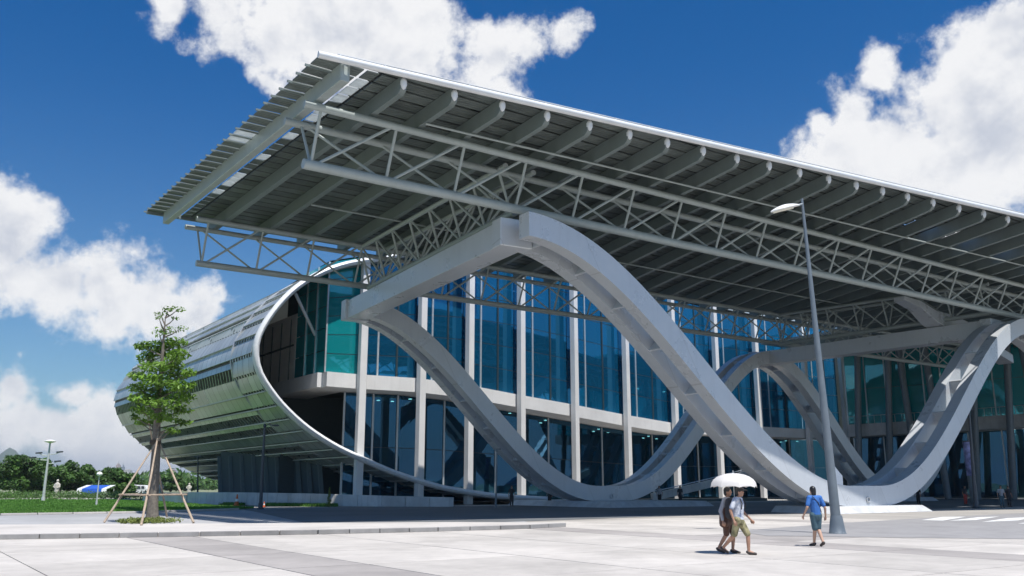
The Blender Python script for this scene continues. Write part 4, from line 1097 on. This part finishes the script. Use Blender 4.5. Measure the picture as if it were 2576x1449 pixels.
TW = [(12, 1150, 9, 2600, 'tower_pale', 'one of two narrow pale towers standing below the hill'), (30, 1152, 10, 2600, 'tower_pale', 'one of two narrow pale towers standing below the hill'), (252, 1183, 7, 2400, 'tower_grey', 'thin grey tower above the small end tree of the park row'),
      (293, 1166, 9, 2300, 'tower_pink', 'tall pinkish tower rising over the bright lone tree'), (306, 1170, 6, 2500, 'tower_grey', 'slim grey tower next to the tall pinkish tower'), (318, 1180, 16, 2000, 'tower_pale', 'broad pale block over the bright lone tree'), (277, 1184, 18, 1900, 'tower_pale', 'wide low pale block at the foot of the tall pinkish tower'),
      (338, 1188, 14, 2200, 'tower_pale', 'pale block seen against a slanting stake of the street tree'), (372, 1194, 10, 2600, 'tower_pale', 'far pale block close to the street tree trunk'), (434, 1180, 10, 2600, 'tower_pink', 'shorter pinkish tower between the street tree trunk and the dark slim tower'), (463, 1186, 7, 2300, 'tower_grey', 'dark slim tower near the thin dark post'), (449, 1200, 18, 2100, 'tower_pale', 'low pale block between the pinkish tower and the dark slim tower'), (478, 1198, 10, 2500, 'tower_pale', 'pale block beside the dark slim tower, nearer the thin dark post'), (415, 1206, 20, 1700, 'tower_pale', 'low wide pale building just behind the street tree trunk')]
for i, a in enumerate(TW): tower(*a, seed=i)
def far_trees():
    rg = random.Random(21); g = MB()
    for k in range(260):
        d = rg.uniform(330, 900); x = rg.uniform(-200, 620); c = at(x, YH, d); c.z = rg.uniform(1.5, 5); leaves(g, c, (9, 6, 4), 26, 1.6, rg, .5, .2)
    tag(g.build('far_wood', 'leaf_dark'), 'far line of green trees along the horizon', 'trees', kind='stuff')
far_trees()
def hill():
    d = 4000; vs = []; fs = []; nx, ny = 60, 8
    for j in range(ny):
        for i in range(nx):
            x = -260 + i * 16; t = j / (ny - 1)
            base = 80 * math.exp(-((x - 20) / 42) ** 2) + 55 * math.exp(-((x + 60) / 60) ** 2) + 34 * math.exp(-((x - 110) / 70) ** 2) + 14 * math.exp(-((x - 330) / 160) ** 2)
            hgt = base / 2291 * d * math.sin(math.pi * t) ** .8 * (1 + .12 * mnoise.noise(Vector((i * .5, j * .5, 1))))
            p = at(x, YH, d + (t - .5) * 1200); vs.append((p.x, p.y, max(-.02, hgt)))
    for j in range(ny - 1):
        for i in range(nx - 1): a = j * nx + i; fs.append((a, a + 1, a + nx + 1, a + nx))
    tag(mesh_obj('hill', vs, fs, 'hill_green', None, True), kind='structure')
hill()

# ------------------------------------------------------------------ people
_b = bmesh.new(); bmesh.ops.create_icosphere(_b, subdivisions=2, radius=1); ICO = [v.co.copy() for v in _b.verts]; _b.free()
def blob(spec, voxel, smooth_it=6):
    """one continuous surface from tapered limbs: (a, b, ra, rb) hulls and ('e', c, r) ellipsoids"""
    bm = bmesh.new()
    for s in spec:
        if s[0] == 'e':
            mt = Matrix.Translation(Vector(s[1])) @ Matrix.Diagonal((*s[2], 1)); bmesh.ops.create_icosphere(bm, subdivisions=3, radius=1, matrix=mt)
        else:
            a, b, ra, rb = s; b2 = bmesh.new()
            for p, r in ((a, ra), (b, rb)):
                for q in ICO: b2.verts.new(Vector(p) + q * r)
            bmesh.ops.convex_hull(b2, input=list(b2.verts))
            for q in [q for q in b2.verts if not q.link_faces]: b2.verts.remove(q)
            mp = [bm.verts.new(q.co) for q in b2.verts]; b2.verts.index_update()
            for f in b2.faces: bm.faces.new([mp[q.index] for q in f.verts])
            b2.free()
    loose = [v for v in bm.verts if not v.link_faces]
    if loose: bmesh.ops.delete(bm, geom=loose, context='VERTS')
    me = bpy.data.meshes.new('tmp'); bm.to_mesh(me); bm.free()
    o = bpy.data.objects.new('tmp', me); COL.objects.link(o)
    rm = o.modifiers.new('r', 'REMESH'); rm.mode = 'VOXEL'; rm.voxel_size = voxel; rm.use_smooth_shade = True
    sm = o.modifiers.new('s', 'SMOOTH'); sm.factor = .5; sm.iterations = smooth_it
    dg = bpy.context.evaluated_depsgraph_get(); out = bpy.data.meshes.new_from_object(o.evaluated_get(dg)); bpy.data.objects.remove(o)
    for p in out.polygons: p.use_smooth = True
    return out
def person(label, base, heading, H=1.65, pose=None, top='blue_shirt', bottom='teal_shorts', skin='skin', hair_long=False, cap=False, bag=None, voxel=.009, group=None, long_legs=False, shoes='shoe', sleeve='top'):
    """local frame: +x to the person's right, +y forward, z up; pose gives joint offsets"""
    k = H / 1.70; p = pose or {}
    g = lambda n, d: Vector(p.get(n, d)) * k
    hip = g('hip', (0, 0, .90)); chest = g('chest', (0, .02, 1.26)); neck = g('neck', (0, .02, 1.43)); head = g('head', (0, .05, 1.575))
    J = {}
    for s, n in ((-1, 'l'), (1, 'r')):
        J['hip' + n] = hip + Vector((s * .085, 0, -.02)) * k
        J['kn' + n] = g('knee_' + n, (s * .09, .03, .49)); J['an' + n] = g('ankle_' + n, (s * .09, -.01, .09)); J['to' + n] = J['an' + n] + g('toe_' + n, (s * .02, .15, -.055))
        J['sh' + n] = chest + Vector((s * .175, -.01, .11)) * k
        J['el' + n] = g('elbow_' + n, (s * .25, -.02, 1.09)); J['wr' + n] = g('wrist_' + n, (s * .27, .06, .86))
    root = thing('person', label, 'person', base, group); root.rotation_euler = (0, 0, heading)
    def limb(a, b, ra, rb): return (a, b, ra * k, rb * k)
    spec = [limb(hip, hip + Vector((0, 0, .1)), .135, .125), limb(hip + Vector((0, .0, .1)), chest, .122, .135), limb(chest, chest + Vector((0, 0, .08)), .14, .11),
            limb(neck - Vector((0, 0, .05)), head - Vector((0, .01, .05)), .053, .05), ('e', head, (.076 * k, .093 * k, .112 * k)), ('e', head + Vector((0, .03, -.05)) * k, (.056 * k, .062 * k, .065 * k)),
            ('e', head + Vector((0, .098, -.012)) * k, (.012 * k, .018 * k, .02 * k)), ('e', head + Vector((.077, 0, -.01)) * k, (.012 * k, .02 * k, .03 * k)), ('e', head + Vector((-.077, 0, -.01)) * k, (.012 * k, .02 * k, .03 * k))]
    for s, n in ((-1, 'l'), (1, 'r')):
        spec += [limb(chest + Vector((0, 0, .09)), J['sh' + n], .075, .062), limb(J['sh' + n], J['el' + n], .052, .040), limb(J['el' + n], J['wr' + n], .040, .027),
                 limb(J['hip' + n], J['kn' + n], .088, .056), limb(J['kn' + n], J['kn' + n].lerp(J['an' + n], .35), .054, .055), limb(J['kn' + n].lerp(J['an' + n], .35), J['an' + n], .055, .036), limb(J['an' + n], J['to' + n], .036, .03)]
        d = (J['wr' + n] - J['el' + n]).normalized(); pal = J['wr' + n] + d * .075 * k; sd = d.cross(Vector((s, 0, 0))).normalized()
        spec.append(limb(J['wr' + n] + d * .02, pal, .026, .032))
        inw_ = Vector((-s, 0, 0)); curl = p.get('curl_' + n, .35)
        for f in range(4):
            b0 = pal + sd * (.022 * (f - 1.5)) * k; L = (.038, .044, .041, .032)[f] * k
            d1 = (d + inw_ * curl).normalized(); d2 = (d + inw_ * curl * 2.6).normalized()
            spec += [(b0, b0 + d1 * L, .0095 * k, .009 * k), (b0 + d1 * L, b0 + d1 * L + d2 * L * .9, .009 * k, .0075 * k)]
        t0 = J['wr' + n] + d * .03 * k + sd * -.028 * k
        spec += [(t0, t0 + (d - sd * .8).normalized() * .045 * k, .011 * k, .010 * k), (t0 + (d - sd * .8).normalized() * .045 * k, t0 + (d - sd * .3 + inw_ * .4).normalized() * .085 * k, .010 * k, .008 * k)]
    def put(name, me, m, par=root):
        me.materials.clear(); me.materials.append(MATS[m]); o = bpy.data.objects.new(name, me); COL.objects.link(o); o.parent = par; return o
    put('body', blob(spec, voxel, 3), skin)
    cs = [limb(hip + Vector((0, 0, .0)), hip + Vector((0, 0, .12)), .148, .142), limb(hip + Vector((0, 0, .1)), chest, .142, .152), limb(chest, chest + Vector((0, 0, .07)), .155, .125), limb(chest + Vector((0, 0, .1)), neck - Vector((0, 0, .035)), .09, .062)]
    for s, n in ((-1, 'l'), (1, 'r')):
        e = J['sh' + n].lerp(J['el' + n], .72 if sleeve == 'top' else 1.0); cs += [limb(chest + Vector((0, 0, .085)), J['sh' + n], .09, .075), limb(J['sh' + n], e, .068, .066)]
        if sleeve == 'long': cs.append(limb(J['el' + n], J['el' + n].lerp(J['wr' + n], .9), .055, .04))
    put('shirt', blob(cs, voxel * 1.2, 3), top)
    bs = [limb(hip + Vector((0, 0, .05)), hip - Vector((0, 0, .04)), .142, .15)]
    for n in 'lr':
        bs.append(limb(J['hip' + n], J['kn' + n] + (J['hip' + n] - J['kn' + n]) * .06, .108, .084))
        if long_legs: bs.append(limb(J['kn' + n], J['an' + n] + Vector((0, 0, .02)), .082, .062))
    put('trousers' if long_legs else 'shorts', blob(bs, voxel * 1.2, 3), bottom)
    for n in 'lr':
        a, t = J['an' + n], J['to' + n]; put('shoe', blob([(a - (t - a).normalized() * .035 * k + Vector((0, 0, -.03)) * k, a + Vector((0, 0, -.035)) * k, .043 * k, .046 * k), (a + Vector((0, 0, -.035)) * k, t + (t - a).normalized() * .02 * k, .046 * k, .036 * k)], voxel, 3), shoes)
    hs = [('e', head + Vector((0, -.018, .028)) * k, (.088 * k, .100 * k, .105 * k)), ('e', head + Vector((0, -.05, -.03)) * k, (.080 * k, .065 * k, .085 * k))]
    if hair_long: hs += [('e', head + Vector((0, -.055, -.085)) * k, (.075 * k, .055 * k, .085 * k))]
    put('hair', blob(hs, voxel, 2), 'hair')
    for s in (-1, 1): put('eye', blob([('e', head + Vector((s * .031, .083, .006)) * k, (.011 * k, .009 * k, .008 * k))], .004, 0), 'hair')
    if cap:
        put('cap', blob([('e', head + Vector((0, 0, .06)) * k, (.094 * k, .108 * k, .07 * k)), (head + Vector((-.03, .09, .055)) * k, head + Vector((-.02, .19, .04)) * k, .018 * k, .012 * k), (head + Vector((.03, .09, .055)) * k, head + Vector((.02, .19, .04)) * k, .018 * k, .012 * k), (head + Vector((0, .09, .055)) * k, head + Vector((0, .2, .042)) * k, .02 * k, .012 * k)], voxel, 2), 'hair')
    if bag:
        put(bag[0], blob([limb(chest + Vector(bag[2]) + Vector((0, 0, .05)), chest + Vector(bag[2]) - Vector((0, 0, .25)), .11, .13)], voxel * 1.2, 4), bag[1])
        st = [chest + Vector((.11, .10, .13)) * k, chest + Vector((.12, .15, .02)) * k, chest + Vector((.12, .13, -.12)) * k]
        for sx in (-1, 1): put('strap', blob([(Vector((sx * a.x, a.y, a.z)), Vector((sx * b.x, b.y, b.z)), .016 * k, .016 * k) for a, b in zip(st, st[1:])], .007, 1), bag[1])
    if p.get('cross_strap'):
        a, m_, b = chest + Vector((-.12, -.1, .15)) * k, chest + Vector((.02, -.165, -.03)) * k, hip + Vector((.15, -.06, .06)) * k
        put('shoulder_strap', blob([(a, m_, .012, .012), (m_, b, .012, .012)], .006, 1), 'dark_cloth')
    return root
# woman in blue walking away
wb = (gnd(2050, 1374) + gnd(2066, 1376)) / 2
person('person in a blue T-shirt and grey-green shorts walking towards the arch beside the lamp post', wb, R(14), 1.60,
       dict(knee_l=(-.05, .02, .49), ankle_l=(-.01, .17, .09), knee_r=(.07, .03, .50), ankle_r=(.05, -.20, .13), toe_r=(.01, .13, -.08), elbow_l=(-.28, -.03, 1.10), wrist_l=(-.33, .10, .88), elbow_r=(.28, -.06, 1.08), wrist_r=(.35, .05, .85), head=(-.015, .06, 1.575), cross_strap=1),
       'blue_shirt', 'teal_shorts', 'skin_pale', hair_long=True)
# man in a cap and the companion who shares the umbrella
mb_ = gnd(1862, 1396)
person('person in a dark cap, printed blue-white shirt and camouflage shorts striding under the white umbrella', mb_, R(-125), 1.59,
       dict(hip=(0, 0, .88), knee_l=(-.09, .20, .50), ankle_l=(-.09, .20, .09), toe_l=(-.02, .15, -.05), knee_r=(.08, -.10, .49), ankle_r=(.08, -.42, .17), toe_r=(.01, .12, -.10), elbow_l=(-.27, .02, 1.08), wrist_l=(-.33, .20, .88), elbow_r=(.25, -.10, 1.10), wrist_r=(.26, -.02, .86), head=(0, .08, 1.565)),
       'print_shirt', 'camo', 'skin', cap=True, bag=('backpack', 'dark_cloth', (0, -.22, 0)))
cb = mb_ + Vector((-.16, .44, 0))
person('person in a grey shirt holding the white umbrella, half hidden behind the capped walker', cb, R(-120), 1.58,
       dict(hip=(0, 0, .88), knee_l=(-.08, .12, .49), ankle_l=(-.08, .08, .09), knee_r=(.08, -.02, .49), ankle_r=(.08, -.25, .13), toe_r=(.01, .13, -.08), elbow_l=(-.22, .10, 1.08), wrist_l=(-.14, .27, 1.24), curl_l=.9, elbow_r=(.27, -.08, 1.08), wrist_r=(.34, -.02, .84)),
       'grey_shirt', 'brown_bag', 'skin', bag=('shoulder_bag', 'brown_bag', (.18, -.05, -.2)), sleeve='long')
def umbrella():
    c = at(1846, 1226, cb.y - .2); tip = c + Vector((-.02, 0, .36)); r = thing('umbrella', 'open white umbrella held over the two walkers', 'umbrella', c - Z3 * .5); n = 8
    R0 = .57
    for k in range(n):
        vs = []; m = 6
        for i in range(m + 1):
            t = i / m; rad = R0 * math.sin(t * math.pi / 2 * .98); h = .34 * math.cos(t * math.pi / 2) ** .9 if t < 1 else 0.0
            for s in (0, .25, .5, .75, 1):
                a = 2 * math.pi * (k + s) / n; sag = 1 - .055 * math.sin(math.pi * s) * t
                vs.append(c + Vector((math.cos(a) * rad * sag, math.sin(a) * rad * sag, h + .035 * math.sin(math.pi * s) * t * t)))
        fs = [(i * 5 + j, i * 5 + j + 1, (i + 1) * 5 + j + 1, (i + 1) * 5 + j) for i in range(m) for j in range(4)]
        mesh_obj('canopy_panel', vs, fs, 'umbrella', r, True)
        a = 2 * math.pi * k / n
        MB().path([c + Z3 * .32, c + Vector((math.cos(a) * R0 * .6, math.sin(a) * R0 * .6, .25)), c + Vector((math.cos(a) * R0, math.sin(a) * R0, -.01))], .005, 5).build('rib', 'pole_pale', r)
    MB().tube(c + Z3 * .33, c + Z3 * .41, .011, .004, 7).build('tip', 'white_plastic', r); MB().tube(c + Z3 * .3, c + Vector((.0, 0, -.45)), .008, n=7).build('shaft', 'pole_pale', r)
    MB().tube(c + Vector((0, 0, -.45)), c + Vector((0, 0, -.56)), .016, n=8).build('handle', 'black_plastic', r, True)
umbrella()
# people in the shade by the entrance
FP = [(2522, 1277, 'person in a pale top walking out of the shaded entrance', R(170), 'grey_shirt', 'teal_shorts', True), (2540, 1275, 'person in dark clothes walking beside the pale-topped person at the entrance', R(185), 'dark_cloth', 'dark_cloth', True),
      (2312, 1272, 'person in dark clothes carrying something light, behind the front arch foot', R(120), 'dark_cloth', 'dark_cloth', True), (2430, 1270, 'person with a red bag standing in shade near the purple banner', R(200), 'dark_cloth', 'red_cloth', True),
      (1712, 1271, 'person in dark trousers waiting in shade behind the rear arch foot', R(200), 'dark_cloth', 'dark_cloth', True), (1660, 1270, 'person in a pale top standing at the ramp foot behind the rear arch', R(160), 'grey_shirt', 'dark_cloth', True), (1383, 1272, 'person in dark clothes near the rear arch plinth, in front of the glass', R(150), 'dark_cloth', 'dark_cloth', True), (1287, 1274, 'person in a dark hooded coat standing at the end of the low wall', R(190), 'dark_cloth', 'dark_cloth', True)]
for x, y, lab, hd, t_, b_, lg in FP: person(lab, gnd(x, y), hd, 1.65, None, t_, b_, voxel=.022, long_legs=lg)
def banner():
    b = gnd(2452, 1268); t = at(2432, 1112, b.y); r = thing('banner_column', 'column wrapped in a purple printed banner beside the slim dark post', 'banner', b)
    MB().tube(b, b.lerp(t, .45), .34, n=16).build('column', 'pole_grey', r, True); MB().tube(b.lerp(t, .45), t, .37, n=16).build('banner', 'banner_purple', r, True)
    MB().tube(t, t + Z3 * .12, .39, n=16).build('collar', 'pole_dark', r)
banner()

# ------------------------------------------------------------------ air
def haze():
    s = 9200; z0, z1 = -1.1, 190
    o = MB().prism([(-s, -s), (s, -s), (s, s), (-s, s)], z0, z1).build('haze', None)
    m = bpy.data.materials.new('haze'); m.use_nodes = True; t = m.node_tree; t.nodes.remove(t.nodes['Principled BSDF'])
    v = t.nodes.new('ShaderNodeVolumePrincipled'); v.inputs['Color'].default_value = (.80, .87, .97, 1); v.inputs['Density'].default_value = HAZE; v.inputs['Anisotropy'].default_value = .2
    t.links.new(v.outputs[0], t.nodes['Material Output'].inputs['Volume']); o.data.materials.append(m); tag(o, 'thin bluish summer haze over the whole place', 'haze', kind='stuff')
HAZE = .00013
haze()
